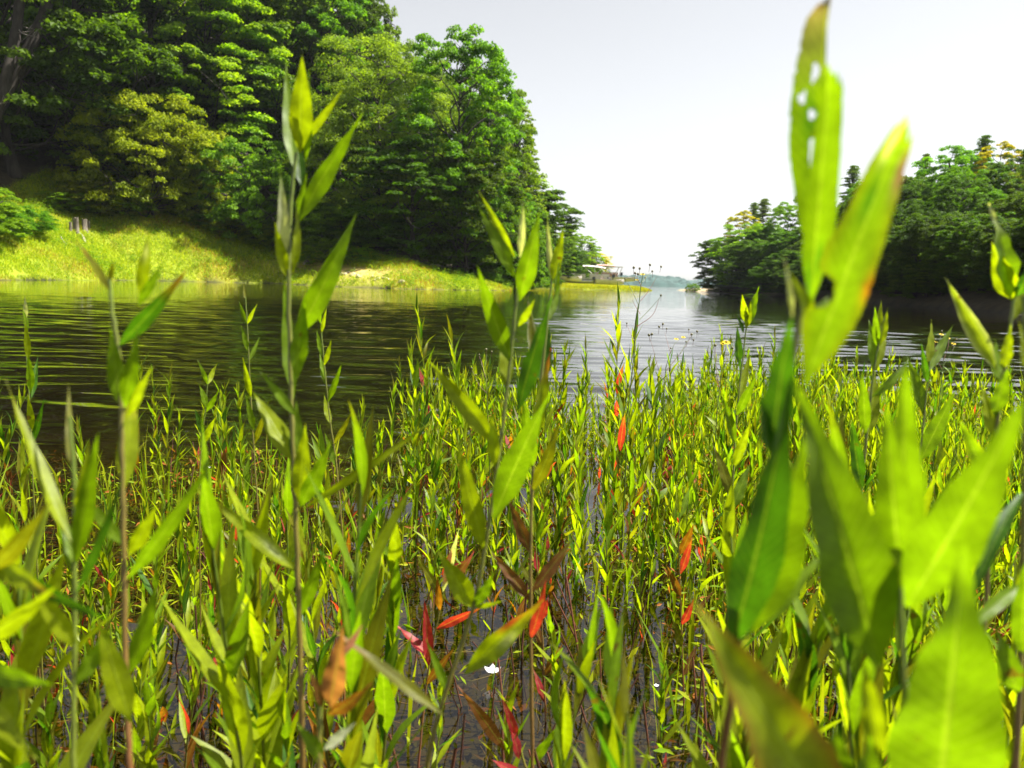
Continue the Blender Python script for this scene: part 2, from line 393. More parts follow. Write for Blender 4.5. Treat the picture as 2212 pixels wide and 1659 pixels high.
wb = MB(); ny, nx = WX.shape; i = np.arange(ny - 1)[:, None] * nx; j = np.arange(nx - 1)[None]
wb.add(np.stack([WX, WY, WZ], -1).reshape(-1, 3), np.stack([i + j, i + j + 1, i + nx + j + 1, i + nx + j], -1).reshape(-1, 4))
tag(wb.build('water', M_WATER, smooth=True), kind='structure')

# ------------------------------------------------------------------ far wooded shore and haze
def far_hill(px0, px1, D, tops, name, seed):
    """a low wooded ridge across the water: real rise, real depth, canopy bumps"""
    rng = np.random.default_rng(seed)
    nx_, ny_ = 340, 26
    u = np.linspace(0, 1, nx_); v = np.linspace(0, 1, ny_)
    px = px0 + (px1 - px0) * u
    topz = np.array([at(p, np.interp(p, tops[0], tops[1]), D)[2] for p in px])
    x0 = np.array([at(p, 620, D)[0] for p in px])
    X = x0[:, None] * (1 + 0.12 * v[None]) ; Y = D * (1 - 0.03 + 0.16 * v[None]) + 0 * X
    edge = np.clip(np.minimum(u, 1 - u) * 30, 0, 1)[:, None] ** 0.5
    rise = np.clip(v * 9, 0, 1) ** 0.5 * (0.55 + 0.45 * np.minimum(1, v * 1.6)) * (1 - np.clip((v - .7) / .3, 0, 1) ** 2)
    bump = (fbm(X * 0.11, Y * 0.08, seed, 3) - 0.5) * 6 + (vnoise(X * 0.25, Y * .2, seed + 7) - 0.5) * 3
    Z = -0.5 + (topz[:, None] * rise[None] + bump * np.clip(v * 9, 0, 1)[None]) * edge
    c = np.array([0.030, 0.065, 0.060]) * (0.6 + 0.8 * vnoise(X * .12, Y * .1, seed + 3))[..., None]  # blue of the distant haze is mixed into the canopy colour
    i = np.arange(nx_ - 1)[:, None] * ny_; j = np.arange(ny_ - 1)[None]
    b = MB(); b.add(np.stack([X, Y, Z], -1).reshape(-1, 3), np.stack([i + j, i + ny_ + j, i + ny_ + j + 1, i + j + 1], -1).reshape(-1, 4), c.reshape(-1, 3))
    return tag(b.build(name, M_GROUND, smooth=False), kind='structure')
far_hill(1120, 1497, 780, ([1120, 1310, 1380, 1440, 1480, 1497], [590, 593, 591, 595, 605, 614]), 'far_hill', 3)
far_hill(1380, 1900, 1250, ([1380, 1470, 1520, 1700, 1900], [600, 604, 605, 600, 596]), 'far_hill', 8)

m, t, n, l = new_mat('haze_air')
pv = N(n, 'ShaderNodeVolumePrincipled', Density=0.0001, Anisotropy=0.25); pv.inputs['Color'].default_value = (0.88, 0.95, 1.0, 1)
o = N(n, 'ShaderNodeOutputMaterial'); l.new(pv.outputs[0], o.inputs['Volume'])
hb = MB(); box(hb, (0, 790, 28), (4000, 1620, 66))
hzo = tag(hb.build('haze', m, smooth=False), kind='stuff')

# ------------------------------------------------------------------ trees
def make_tree(kind, seed, H=16.0, W=10.0, nclump=150, per=170, leaf=0.20, c1=(0.05, 0.10, 0.01), c2=(0.10, 0.17, 0.015), u0=0.08, flat=0.4, lean=0.0):
    """trunk with limbs, and a crown of separate leaves gathered into uneven sprays; returns (trunk mesh, crown mesh)"""
    rng = np.random.default_rng(seed)
    c1 = np.array(c1); c2 = np.array(c2)
    tb = MB()
    k = np.linspace(0, 1, 9)
    wob = rng.normal(0, 0.02, (9, 2)).cumsum(0) * H * 0.25; wob[0] = 0
    top = 0.84 if kind not in ('shrub',) else 0.5
    tp = np.stack([wob[:, 0] + lean * k * H, wob[:, 1], k * H * top], 1)
    r0 = {'shrub': 0.08, 'conifer': 0.2}.get(kind, 0.24)
    tube(tb, tp, r0 * (1 - 0.86 * k) * (1 + 0.5 * np.exp(-k * 20)), 8)
    def trunk_at(z):
        return np.array([np.interp(z, tp[:, 2], tp[:, 0]), np.interp(z, tp[:, 2], tp[:, 1]), z])
    u = rng.uniform(0, 1, nclump)
    if kind == 'conifer':
        env = lambda q: np.where(q < u0, 0, (1 - (q - u0) / (1 - u0)) ** 0.75 * 0.95 + 0.05)
        hh = u0 + (1 - u0) * u ** 1.25
    elif kind == 'shrub':
        env = lambda q: np.sqrt(np.clip(1 - (np.abs(q - 0.38) / 0.62) ** 2.4, 0.02, 1))
        hh = 0.04 + 0.93 * u
    elif kind == 'column':
        env = lambda q: np.where(q < 0.3, 0.55 + q, 0.85 * np.sqrt(np.clip(1 - ((q - 0.3) / 0.7) ** 2, 0.01, 1)))
        hh = u0 + (1 - u0) * u * 0.98
    else:
        env = lambda q: np.clip(np.sin(math.pi * np.clip((q - u0) / (1.03 - u0), 0, 1) ** 0.78), 0.08, 1) ** 0.6
        hh = u0 + (0.985 - u0) * u ** 0.85
    ph = rng.uniform(0, 2 * math.pi, nclump)
    # big limbs push out uneven lobes
    lob = 1 + 0.22 * np.sin(ph * 3 + hh * 9 + rng.uniform(0, 6)) + 0.15 * np.sin(ph * 5 - hh * 14 + rng.uniform(0, 6))
    rr = W / 2 * env(hh) * lob * rng.uniform(0.35, 1, nclump) ** 0.45
    ctr = np.stack([rr * np.cos(ph), rr * np.sin(ph), hh * H], 1)
    ctr[:, 0] += lean * ctr[:, 2]
    lobes = None
    if kind in ('broad', 'shrub'):                                # billowing crown: big lobes, each a dome of small sprays
        nl = max(14, nclump // 9) if kind == 'broad' else 34
        ul = (np.arange(nl) + rng.uniform(0, 1, nl)) / nl; hl_ = u0 + 0.03 + (0.90 - u0) * ul
        pl = np.arange(nl) * 2.39996 + rng.normal(0, .35, nl)
        rl = W / 2 * env(hl_) * rng.uniform(0.55, 0.9, nl)
        lc = np.stack([rl * np.cos(pl), rl * np.sin(pl), hl_ * H], 1); lr = rng.uniform(.13, .2, nl) * W * (0.85 + .4 * env(hl_))
        lc[-1] = (0, 0, (0.9 if kind == 'broad' else .62) * H)
        which = rng.integers(0, nl, nclump); dd = norm(rng.normal(size=(nclump, 3)) + np.stack([np.cos(pl[which]), np.sin(pl[which]), np.full(nclump, .45)], 1) * .8)
        ctr = lc[which] + dd * lr[which][:, None] * rng.uniform(.75, 1.08, nclump)[:, None] * np.array([1, 1, .85])
        ctr[:, 2] = np.clip(ctr[:, 2], 0.2, H * .985)
        ph = np.arctan2(ctr[:, 1], ctr[:, 0]); lobes = (lc, lr, which)
        for q in range(nl):
            a = trunk_at(np.clip(lc[q, 2] - rl[q] * rng.uniform(.5, 1.0), 0.08 * H, H * top * .96)); b = lc[q]
            mid = (a + b) / 2 + rng.normal(0, 0.35, 3)
            tube(tb, smooth_path([a, mid, b], 7), np.linspace(0.085, 0.03, 7) * (H / 16), 5, cap=False)
        for q in range(0, nclump, 2):
            a = lc[which[q]]; b = ctr[q]
            tube(tb, [a, (a + b) / 2 + rng.normal(0, .12, 3), b], np.array([.028, .018, .008]), 3, cap=False)
    for q in range(nclump if lobes is None else 0):                 # limbs
        if kind == 'shrub' and q % 3: continue
        zb = max(0.06 * H, ctr[q, 2] - rr[q] * (0.15 if kind == 'conifer' else 0.75))
        a = trunk_at(min(zb, H * top * 0.98)); b = ctr[q]
        mid = (a + b) / 2 + rng.normal(0, 0.03, 3) * H * 0.25 + np.array([0, 0, 0.04 * H * (kind != 'conifer')])
        tube(tb, smooth_path([a, mid, b], 6), np.linspace(0.075, 0.015, 6) * (H / 16), 4, cap=False)
    size = {'conifer': (1.0, 0.3), 'shrub': (0.5, 0.75)}.get(kind, (0.74, flat))
    csz = rng.uniform(0.55, 1.25, nclump) * size[0] * (W / 10 if kind != 'shrub' else W / 7)
    npl = np.maximum(12, (per * (csz / size[0]) ** 1.6).astype(int))
    idx = np.repeat(np.arange(nclump), npl); n_ = len(idx)
    d = norm(rng.normal(size=(n_, 3))); d[:, 2] = np.abs(d[:, 2]) * 0.9 - 0.15
    rad = rng.uniform(0, 1, n_) ** 0.45
    off = d * rad[:, None] * csz[idx][:, None]
    out = norm(np.stack([np.cos(ph[idx]), np.sin(ph[idx]), np.zeros(n_)], 1))
    off[:, 2] *= size[1]
    # sprays: long outwards, drooping at the rim
    al = (off * out).sum(1)
    off += out * al[:, None] * (0.12 if kind != 'conifer' else 0.3)
    off[:, 2] -= 0.15 * np.clip(al / csz[idx], 0, 2) ** 2 * csz[idx] * (0.5 if kind == 'conifer' else 1.0)
    P = ctr[idx] + off
    nrm = norm(np.array([0, 0, 1.0]) * rng.uniform(0.1, 1.1, n_)[:, None] + d * 0.8 + rng.normal(0, 0.5, (n_, 3)))
    ax = norm(np.cross(nrm, rng.normal(size=(n_, 3))) + out * 0.7)
    sd_ = norm(np.cross(nrm, ax))
    s = leaf * rng.uniform(0.55, 1.3, n_)[:, None]
    wd = 0.26 if kind == 'conifer' else 0.42
    V = np.stack([P - ax * s * 0.5, P + sd_ * s * wd + nrm * s * 0.09, P + ax * s * 0.6 - nrm * s * 0.12, P - sd_ * s * wd + nrm * s * 0.09], 1)
    cm = (rng.uniform(0, 1, nclump)[idx] * 0.55 + rng.uniform(0, 1, n_) * 0.45)[:, None]
    C = c1 * (1 - cm) + c2 * cm
    C = np.repeat(C[:, None], 4, 1)
    cb = MB(); cb.add(V.reshape(-1, 3), np.arange(n_ * 4).reshape(-1, 4), C.reshape(-1, 3))
    return tb.mesh('trunk', M_BARK), cb.mesh('crown', M_TREE, smooth=False), H, W

KINDS = {
    'maple': make_tree('broad', 11, 16, 10, 330, 135, 0.21, (0.053, 0.131, 0.002), (0.182, 0.330, 0.004), 0.04, 0.7),
    'beech': make_tree('broad', 12, 16, 11, 290, 140, 0.20, (0.076, 0.148, 0.002), (0.236, 0.348, 0.004), 0.03, 0.45),
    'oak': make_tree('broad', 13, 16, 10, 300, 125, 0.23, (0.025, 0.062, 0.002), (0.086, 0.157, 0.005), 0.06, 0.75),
    'locust': make_tree('broad', 14, 16, 11, 380, 125, 0.15, (0.076, 0.122, 0.008), (0.182, 0.244, 0.014), 0.10, 0.8),
    'hemlock': make_tree('conifer', 15, 16, 8, 300, 100, 0.22, (0.021, 0.055, 0.006), (0.077, 0.136, 0.014), 0.03),
    'pine': make_tree('conifer', 16, 16, 8, 300, 110, 0.24, (0.042, 0.086, 0.011), (0.118, 0.192, 0.020), 0.2),
    'poplar': make_tree('column', 17, 16, 6, 230, 120, 0.20, (0.076, 0.139, 0.011), (0.182, 0.260, 0.020), 0.06, 0.8),
    'shrub': make_tree('shrub', 18, 5, 7, 400, 150, 0.12, (0.076, 0.122, 0.003), (0.236, 0.278, 0.006), 0.02),
    'bush': make_tree('shrub', 19, 5, 7, 320, 130, 0.14, (0.042, 0.113, 0.004), (0.129, 0.244, 0.008), 0.02),
    'lime': make_tree('shrub', 29, 5, 7, 190, 130, 0.16, (0.071, 0.140, 0.004), (0.177, 0.280, 0.008), 0.02),
    'yellow': make_tree('broad', 20, 16, 9, 220, 130, 0.23, (0.214, 0.244, 0.003), (0.471, 0.418, 0.005), 0.06, 0.6),
    'riverside': make_tree('broad', 21, 16, 11, 360, 130, 0.24, (0.021, 0.055, 0.004), (0.077, 0.136, 0.008), 0.02, 0.85),
}
CAT = {'shrub': 'shrub', 'bush': 'shrub', 'lime': 'shrub'}
NAME = {'maple': 'maple_tree', 'beech': 'beech_tree', 'oak': 'oak_tree', 'locust': 'locust_tree', 'hemlock': 'hemlock_tree', 'pine': 'pine_tree', 'poplar': 'poplar_tree',
        'shrub': 'shrub', 'bush': 'shrub', 'lime': 'shrub', 'yellow': 'broadleaf_tree', 'riverside': 'broadleaf_tree'}
def left_zone(px):
    for lim, t_ in ((60, 'by the left edge'), (200, 'behind the grey stumps'), (340, 'behind the left half of the olive shrub'), (480, 'behind the lime green layered tree'), (600, 'over the black hollow'),
                    (700, 'behind the tip of the tallest weed'), (800, 'left of the feathery tree'), (900, 'behind the feathery tree'), (1020, 'under the big maple'), (9999, 'at the right end of the left wood')):
        if px < lim: return t_
def right_zone(px):
    for lim, t_ in ((1600, 'at the tip of the right bank'), (1680, 'below the yellow tree'), (1760, 'left of the upright torn leaf'), (1860, 'between the two torn leaves'), (1960, 'behind the leaning torn leaf'),
                    (2060, 'right of the leaning torn leaf'), (2150, 'below the pale spire'), (9999, 'at the right edge')):
        if px < lim: return t_
KW = {'oak': 'dark broadleaf', 'hemlock': 'dark conifer', 'maple': 'green rounded', 'riverside': 'dark spreading', 'bush': 'shaded', 'poplar': 'pale slim', 'yellow': 'yellowish'}
def tree(kind, px, ytop, D, wpx, label, group, rz=None, seed=0, ybot=None):
    tm, cm, H, W = KINDS[kind]
    if px < 1135: D = D + np.interp(px, [0, 100, 200, 300, 400, 500, 600, 700, 800, 900, 1000, 1130], [2, 4, 7, 9, 10, 10, 9, 6, 3, 2, 2, 2])
    p = at(px, 610, D); z0 = hz(p[0], p[1]) - 0.15
    if ybot is not None: z0 = at(px, ybot, D)[2]
    h = at(px, ytop, D)[2] - z0
    rng = np.random.default_rng(int(px * 7 + D * 13 + seed) & 0xffff)
    o = thing(NAME[kind], label, CAT.get(kind, 'tree'), (p[0], p[1], z0), group, rng.uniform(0, 6.28) if rz is None else rz)
    a = link('trunk', tm, o); b = link('crown', cm, o)
    sx = wpx / F_PX * D / W
    o.scale = (sx, sx, h / H)
    return o

rng_b = np.random.default_rng(3)
LG = 'trees of the left bank wood'
BUSHES = [(150, 420, 64, 90, 'low bush behind the grey stumps'), (215, 400, 64, 110, 'yellowish bush just right of the stumps at the top of the grass'), (270, 405, 64, 100, 'green bush at the left foot of the olive shrub'),
        (505, 470, 66, 100, 'low lime bush at the top of the grass left of the black hollow'), (590, 485, 67, 90, 'low lime bush beside the stem of the tallest weed'), (700, 515, 66, 90, 'low green bush right of the tallest weed at the wood edge'),
        (760, 535, 66, 80, 'small leafy bush above the sandy strip'), (-60, 410, 50, 170, 'bush cut off by the left edge')]
for q, (px, yt, D, wd, lb) in enumerate(BUSHES): tree('shrub' if q in (1, 3, 4) else 'lime', px, yt, D - 3, wd * 1.15, lb, LG)
tree('oak', 45, -330, 64, 420, 'tall dark tree at the upper left corner above the two leaning grey trunks', LG)
tree('oak', 170, -260, 66, 430, 'dark shaded broadleaf tree between the leaning trunks and the bright layered tree', LG)
tree('maple', 235, 300, 64, 120, 'small bright lime green tree low between the dark wood and the olive shrub', LG)
tree('beech', 345, -230, 68, 430, 'tall lime green tree with wide level sprays behind the olive shrub', LG)
tree('beech', 450, -40, 70, 300, 'bright green tree with hanging tiers of leaves left of the dark tall tree', LG)
tree('shrub', 335, 226, 62, 265, 'big rounded olive green shrub at the top of the grassy slope', LG)
tree('shrub', 420, 340, 63, 130, 'low yellowish shrub on the right foot of the big olive shrub', LG)
tree('bush', 555, 318, 64, 210, 'dark green rounded bush overhanging a black hollow', LG)
tree('bush', 5, 440, 50, 120, 'leafy dark bush on the bank at the left edge of the picture', LG)
tree('bush', 60, 455, 53, 110, 'second dark bush, right of the one at the left edge', LG)
tree('bush', 545, 480, 66, 130, 'low bright green bush below the black hollow', LG)
tree('bush', 460, 465, 63, 100, 'low pale green bush at the right end of the olive shrub', LG)
tree('bush', 650, 440, 67, 140, 'low dark bush behind the tall foreground stem at the wood edge', LG)
tree('oak', 555, -120, 76, 320, 'tall dark tree behind the rounded bush with a nearly black underside', LG)
tree('hemlock', 640, -60, 84, 260, 'dark brownish green conifer near the top of the picture', LG)
tree('maple', 700, -30, 80, 230, 'rounded green tree at the top left of the open sky', LG)
tree('oak', 765, -40, 86, 170, 'dark green tree whose top touches the upper frame beside the sky', LG)
tree('poplar', 838, 26, 98, 90, 'thin pale grey green tree standing behind the skyline', LG)
tree('locust', 810, 92, 71, 290, 'olive tree with fine feathery leaves left of the bright maple', LG)
tree('locust', 900, 108, 76, 160, 'smaller feathery olive tree touching the bright maple', LG)
tree('maple', 992, 82, 69, 240, 'big maple with bright green sunlit tufts beside the open sky', LG)
tree('oak', 985, 128, 80, 190, 'dark tree directly behind the big maple beside the open sky', LG)
tree('oak', 150, 150, 78, 300, 'dark tree seen through the gap above the grey stumps', LG)
tree('oak', 50, 200, 74, 300, 'dark tree low behind the leaning grey trunks', LG)
tree('maple', 1060, 190, 74, 150, 'green maple rounding off the right shoulder of the big maple', LG)
tree('poplar', 1108, 205, 84, 130, 'pale grey green tree at the right end of the left wood', LG)
tree('poplar', 1125, 262, 92, 90, 'slim pale tree forming the steep right edge of the left wood', LG)
tree('maple', 1098, 400, 76, 120, 'low bright green maple at the lower right corner of the left wood', LG)
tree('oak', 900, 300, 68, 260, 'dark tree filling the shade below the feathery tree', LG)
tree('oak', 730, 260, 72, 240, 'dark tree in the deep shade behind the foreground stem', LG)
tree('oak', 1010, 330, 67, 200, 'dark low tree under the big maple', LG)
for q, (px, yt, D, wd, kd) in enumerate([(1165, 452, 112, 60, 'poplar'), (1195, 470, 118, 60, 'maple'), (1225, 488, 124, 66, 'hemlock'), (1252, 505, 132, 56, 'maple'), (1275, 525, 138, 50, 'hemlock'),
        (1293, 545, 146, 40, 'yellow'), (1306, 562, 154, 28, 'hemlock'), (1180, 500, 114, 56, 'oak'), (1212, 520, 120, 56, 'oak'), (1240, 540, 126, 50, 'oak'), (1150, 470, 108, 50, 'oak')]):
    tree(kd, px, yt, D, wd * 1.45, '%s %s tree in the distant line stepping down behind the boats' % (['tallest', 'second tallest', 'third', 'fourth', 'fifth', 'sixth', 'smallest', 'left low', 'middle low', 'right low', 'leftmost'][q], KW[kd]), 'trees behind the boats')
for q in range(14):
    px = 1150 + 160 * (q + .5) / 14
    tree(['oak', 'maple', 'poplar'][q % 3], px, np.interp(px, [1150, 1310], [480, 580]) + rng_b.uniform(0, 14), np.interp(px, [1150, 1310], [116, 160]), 62 - q * 1.6, '%s tree filling the distant line behind the boats, %s' % (['dark', 'green', 'pale'][q % 3], 'at its tall end' if q < 5 else 'in its middle' if q < 10 else 'at its low end'), 'trees behind the boats')
# rows deeper in the left wood
sky_l = ([-200, 0, 600, 760, 790, 830, 870, 930, 960, 1010, 1060, 1110, 1140], [-420, -330, -200, -30, 30, 70, 120, 130, 110, 130, 210, 250, 300])
rng = np.random.default_rng(5)
for q in range(34):
    px = -120 + 1240 * (q + rng.uniform(0, .9)) / 34
    D = np.interp(px, [0, 500, 1100], [72, 84, 88]) + rng.uniform(0, 12)
    kd = ['oak', 'oak', 'hemlock', 'maple'][rng.integers(4)]
    tree(kd, px, np.interp(px, *sky_l) + rng.uniform(25, 190), D, rng.uniform(200, 300),
         '%s tree deep in the left wood, %s' % (KW[kd], left_zone(px)), 'trees deeper in the left wood', seed=q)
for q in range(22):                                               # low growth in the shade under the front row
    px = rng.uniform(480, 1110); D = np.interp(px, [480, 1100], [70, 69]) + rng.uniform(0, 5)
    yb = 596 if px > 800 else 560
    tree('bush', px, rng.uniform(430, 520), D, rng.uniform(110, 190), '%s bush low under the left wood, %s' % ('dark' if q % 2 else 'shaded', left_zone(px)), 'understorey bushes of the left wood', seed=q)

RG = 'trees of the right bank'
RT = [('yellow', 1598, 452, 116, 80, 'yellow leaved tree near the tip of the right bank'), ('pine', 1640, 432, 118, 70, 'pale blue green tree just right of the yellow one'),
      ('pine', 1620, 440, 122, 60, 'slender spiky conifer behind the yellow tree'), ('maple', 1690, 438, 104, 90, 'grey green rounded tree between the pale conifers and the ragged leaf'),
      ('riverside', 1560, 515, 114, 110, 'dark tree leaning over the water at the tip of the right bank'), ('hemlock', 1590, 540, 110, 120, 'dark low conifer over the water behind the tip'),
      ('riverside', 1650, 520, 98, 160, 'dark spreading tree on the shore below the yellow tree'), ('oak', 1745, 400, 98, 110, 'dark tree half hidden by the upright ragged leaf'),
      ('pine', 1822, 362, 92, 80, 'narrow spire like conifer on the right skyline between the two ragged leaves'), ('pine', 1880, 352, 88, 90, 'second narrow conifer, just left of the leaning ragged leaf'),
      ('maple', 1850, 395, 84, 100, 'green tree under the two narrow conifers'), ('pine', 1975, 338, 84, 60, 'small dark conifer tip right of the leaning ragged leaf'),
      ('maple', 2030, 322, 76, 150, 'big olive green rounded tree right of the leaning ragged leaf'), ('pine', 2098, 300, 76, 90, 'pale blue green conifer spire on the right skyline'),
      ('maple', 2075, 330, 80, 90, 'grey green tree left of the pale spire'), ('yellow', 2135, 308, 72, 100, 'bright yellow green treetop right of the pale spire'), ('oak', 2200, 322, 66, 120, 'dark tree with a ragged top at the right edge'),
      ('locust', 2230, 350, 60, 130, 'brownish grey tree at the right edge below the ragged top'), ('maple', 2010, 420, 66, 150, 'lit green tree halfway down the right bank'),
      ('maple', 1975, 470, 60, 120, 'lit tree with level pale branches low on the right bank')]
for kd, px, yt, D, wd, lb in RT: tree(kd, px, yt, D, wd, lb, RG)
sky_r = ([1540, 1600, 1680, 1740, 1800, 1860, 1950, 2030, 2110, 2212, 2400], [540, 470, 455, 430, 400, 380, 360, 350, 340, 350, 340])
for q in range(44):
    px = 1580 + 780 * (q + rng.uniform(0, .9)) / 44
    D = np.interp(px, [1560, 1700, 1973, 2212, 2400], [116, 86, 58, 47, 42]) + rng.uniform(0, 14)
    kd = ['oak', 'riverside', 'oak', 'maple'][rng.integers(4)]
    tree(kd, px, np.interp(px, *sky_r) + rng.uniform(8, 120), D, rng.uniform(85, 135) * (1 + (px - 1560) / 2500),
         '%s tree inside the right bank wood, %s' % (KW[kd], right_zone(px)), 'trees in the right bank wood', seed=q)
for q in range(34):                                               # shoreline trees with branches down to the water
    px = 1548 + 760 * (q + rng.uniform(0, .7)) / 34
    D = np.interp(px, [1548, 1700, 1973, 2212, 2400], [113, 78, 50, 38.5, 33]) * 1.03
    tree(['riverside', 'oak', 'riverside'][q % 3], px, np.interp(px, *sky_r) + rng.uniform(70, 200), D, rng.uniform(80, 120) * (1 + (px - 1560) / 1100),
         '%s tree over the right shore water, %s' % (['dark spreading', 'dark broadleaf', 'dark spreading'][q % 3], right_zone(px)), 'shoreline trees of the right bank', seed=q, ybot=None)
tree('bush', 1497, 613, 132, 26, 'small bush on the sandy point at the tip of the right bank', None)

# the two grey trunks leaning in from the left edge
def lean_trunk(pts, D, r0, r1, label, twigs, seed):
    rng = np.random.default_rng(seed)
    P = [at(a, b, D + i * 0.4) for i, (a, b) in enumerate(pts)]
    base = P[0].copy(); base[2] = hz(base[0], base[1]) - 0.3
    P = [base] + P; P = smooth_path(P, 22)
    o = thing('leaning_tree', label, 'tree', base)
    b = MB(); tube(b, P, np.linspace(r0, r1, 22) * (1 + .06 * np.sin(np.arange(22) * 2.1)), 10); b.build('trunk', M_BARK, o, origin=base)
    for q in range(twigs):
        s = P[rng.integers(7, 21)]; L = rng.uniform(1.0, 3.2)
        e = s + np.array([rng.uniform(-.4, 1) * L, -0.4 * L, rng.uniform(-.6, .5) * L])
        mm = (s + e) / 2 + rng.normal(0, .25, 3)
        tb = MB(); tube(tb, smooth_path([s, mm, e], 9), np.linspace(.05, .012, 9), 5)
        for k in range(3):
            s2 = mm + (e - mm) * rng.uniform(0, .8); tube(tb, [s2, s2 + rng.normal(0, .35, 3), s2 + rng.normal(0, .6, 3)], [.02, .014, .006], 4)
        tb.build('bare_branch', M_DEAD, o, origin=base)
    return o
M_DEAD = noise_material('dead_wood', (0.16, 0.14, 0.12), (0.34, 0.30, 0.26), 6.0, 0.9, 0.4, 0.02, stretch=(1, 1, .3))
lean_trunk([(-70, 420), (-25, 300), (10, 180), (36, 60), (48, -60)], 60.0, 0.5, 0.36, 'dark grey trunk nearest the left edge, half hidden by leaves', 4, 4)
lean_trunk([(-90, 400), (-20, 260), (45, 140), (92, 40), (118, -60)], 61, 0.62, 0.42, 'thick grey trunk leaning right, second from the left edge', 6, 9)
for q, (pts, r) in enumerate([([(886, 700 * .5 - 10), (900, 355), (925, 372)], .05), ([(893, 402), (915, 410), (935, 428)], .05), ([(880, 470), (893, 488), (912, 496)], .06)]):
    D = 66.0; P = smooth_path([at(a, b, D + .5 * i) for i, (a, b) in enumerate(pts)], 10)
    b = MB(); tube(b, P, np.linspace(r, .015, 10), 5)
    tag(b.build('dead_branch', M_DEAD, origin=None), ['pale dead branch curving high in the dark shade under the feathery tree', 'pale dead branch below the highest one in the dark shade', 'short crooked pale dead branch lowest in the dark shade'][q], 'branch', 'pale dead branches in the shade')
# ------------------------------------------------------------------ grass and weeds on the banks
rng = np.random.default_rng(77)
def land_samples(n_, x0, x1, y0, y1):
    X = rng.uniform(x0, x1, n_); Y = rng.uniform(y0, y1, n_)
    Z, sl, sr = height(X, Y)
    px, py, d = project(np.stack([X, Y, Z], 1))
    return X, Y, Z, sl, sr, px
def grass_blades(mb, X, Y, Z, hgt, wid, C, lean=0.35):
    n_ = len(X); P = np.stack([X, Y, Z - 0.03], 1)
    a = rng.uniform(0, 6.283, n_); s = np.stack([np.cos(a), np.sin(a), 0 * a], 1) * wid[:, None]
    ln = rng.normal(0, lean, (n_, 2)) * hgt[:, None]
    tip = P + np.stack([ln[:, 0], ln[:, 1], hgt], 1)
    mid = P + np.stack([ln[:, 0] * .3, ln[:, 1] * .3, hgt * .6], 1)
    V = np.stack([P, mid - s * .5, tip, mid + s * .5], 1)
    mb.add(V.reshape(-1, 3), np.arange(n_ * 4).reshape(-1, 4), np.repeat(C[:, None], 4, 1).reshape(-1, 3))
def weed_leaves(mb, X, Y, Z, hgt, per, leaf, C):
    n_ = len(X); idx = np.repeat(np.arange(n_), per); m_ = len(idx)
    P = np.stack([X[idx], Y[idx], Z[idx]], 1) + rng.normal(0, 1, (m_, 3)) * np.array([.13, .13, 0]) * (hgt[idx] / .5)[:, None]
    P[:, 2] += hgt[idx] * rng.uniform(.1, 1, m_)
    nr = norm(np.array([0, 0, 1.0]) + rng.normal(0, .5, (m_, 3))); ax = norm(np.cross(nr, rng.normal(size=(m_, 3)))); sd_ = np.cross(nr, ax)
    s = leaf * rng.uniform(.6, 1.3, m_)[:, None]
    V = np.stack([P - ax * s * .5, P + sd_ * s * .35, P + ax * s * .5, P - sd_ * s * .35], 1)
    mb.add(V.reshape(-1, 3), np.arange(m_ * 4).reshape(-1, 4), np.repeat(C[idx][:, None], 4, 1).reshape(-1, 3))

gb = MB()
X, Y, Z, sl, sr, px = land_samples(620000, -62, 12, 34, 92)
fs = np.interp(px, [0, 100, 300, 480, 700, 1000, 1100, 1150], [10, 16, 17, 14, 9, 4.5, 3.5, 3.0])
k = (sl > -0.05) & (sl < fs + 1.0) & (px > -160) & (px < 1145) & (fbm(X * .9, Y * .9, 41) > 0.25)
X, Y, Z, sl, px = X[k], Y[k], Z[k], sl[k], px[k]
sandm = (np.exp(-((px - 740) / 150.0) ** 2) * np.exp(-((sl - 2.8) / 2.2) ** 2)) > rng.uniform(.05, .9, len(X))
k = ~sandm; X, Y, Z, sl, px = X[k], Y[k], Z[k], sl[k], px[k]
print('grass', len(X))
tall = fbm(X * .35, Y * .35, 51)
hg = rng.uniform(.14, .34, len(X)) * (0.6 + 1.1 * tall) * np.interp(sl, [0, 1.2], [.8, 1.0])
ru = np.clip((fbm(X * .25, Y * .25, 31) - 0.52) * 5, 0, 1) * (rng.uniform(0, 1, len(X)) < .35)
gy = rng.uniform(0, 1, (len(X), 1))
C = np.array([0.19, 0.30, 0.005]) * (1 - gy) + np.array([0.42, 0.45, 0.012]) * gy
C = C * (1 - ru[:, None]) + np.array([0.34, 0.19, 0.03]) * ru[:, None]
grass_blades(gb, X, Y, Z, hg, np.full(len(X), .042), C)
sel = rng.uniform(0, 1, len(X)) < np.where(fbm(X * .5, Y * .5, 61) > .52, .075, .012)
Cw = np.array([0.08, 0.18, 0.006]) + rng.uniform(0, 1, (sel.sum(), 1)) * np.array([0.09, 0.09, 0.0])
weed_leaves(gb, X[sel], Y[sel], Z[sel], rng.uniform(.3, .75, sel.sum()), 14, .11, Cw)
tag(gb.build('bank_grass', M_GRASS, smooth=False), kind='stuff')

gb = MB()
X, Y, Z, sl, sr, px = land_samples(260000, 0, 36, 86, 200)
k = (sl > -0.1) & (sl < 16) & (px > 1128) & (px < 1410)
X, Y, Z, sl, px = X[k], Y[k], Z[k], sl[k], px[k]
print('spit grass', len(X))
gy = rng.uniform(0, 1, (len(X), 1))
C = np.array([0.20, 0.28, 0.006]) * (1 - gy) + np.array([0.42, 0.36, 0.012]) * gy
grass_blades(gb, X, Y, Z, rng.uniform(.18, .5, len(X)) * np.interp(sl, [0, 2], [.6, 1]), np.full(len(X), .07), C)
tag(gb.build('spit_grass', M_GRASS, smooth=False), kind='stuff')

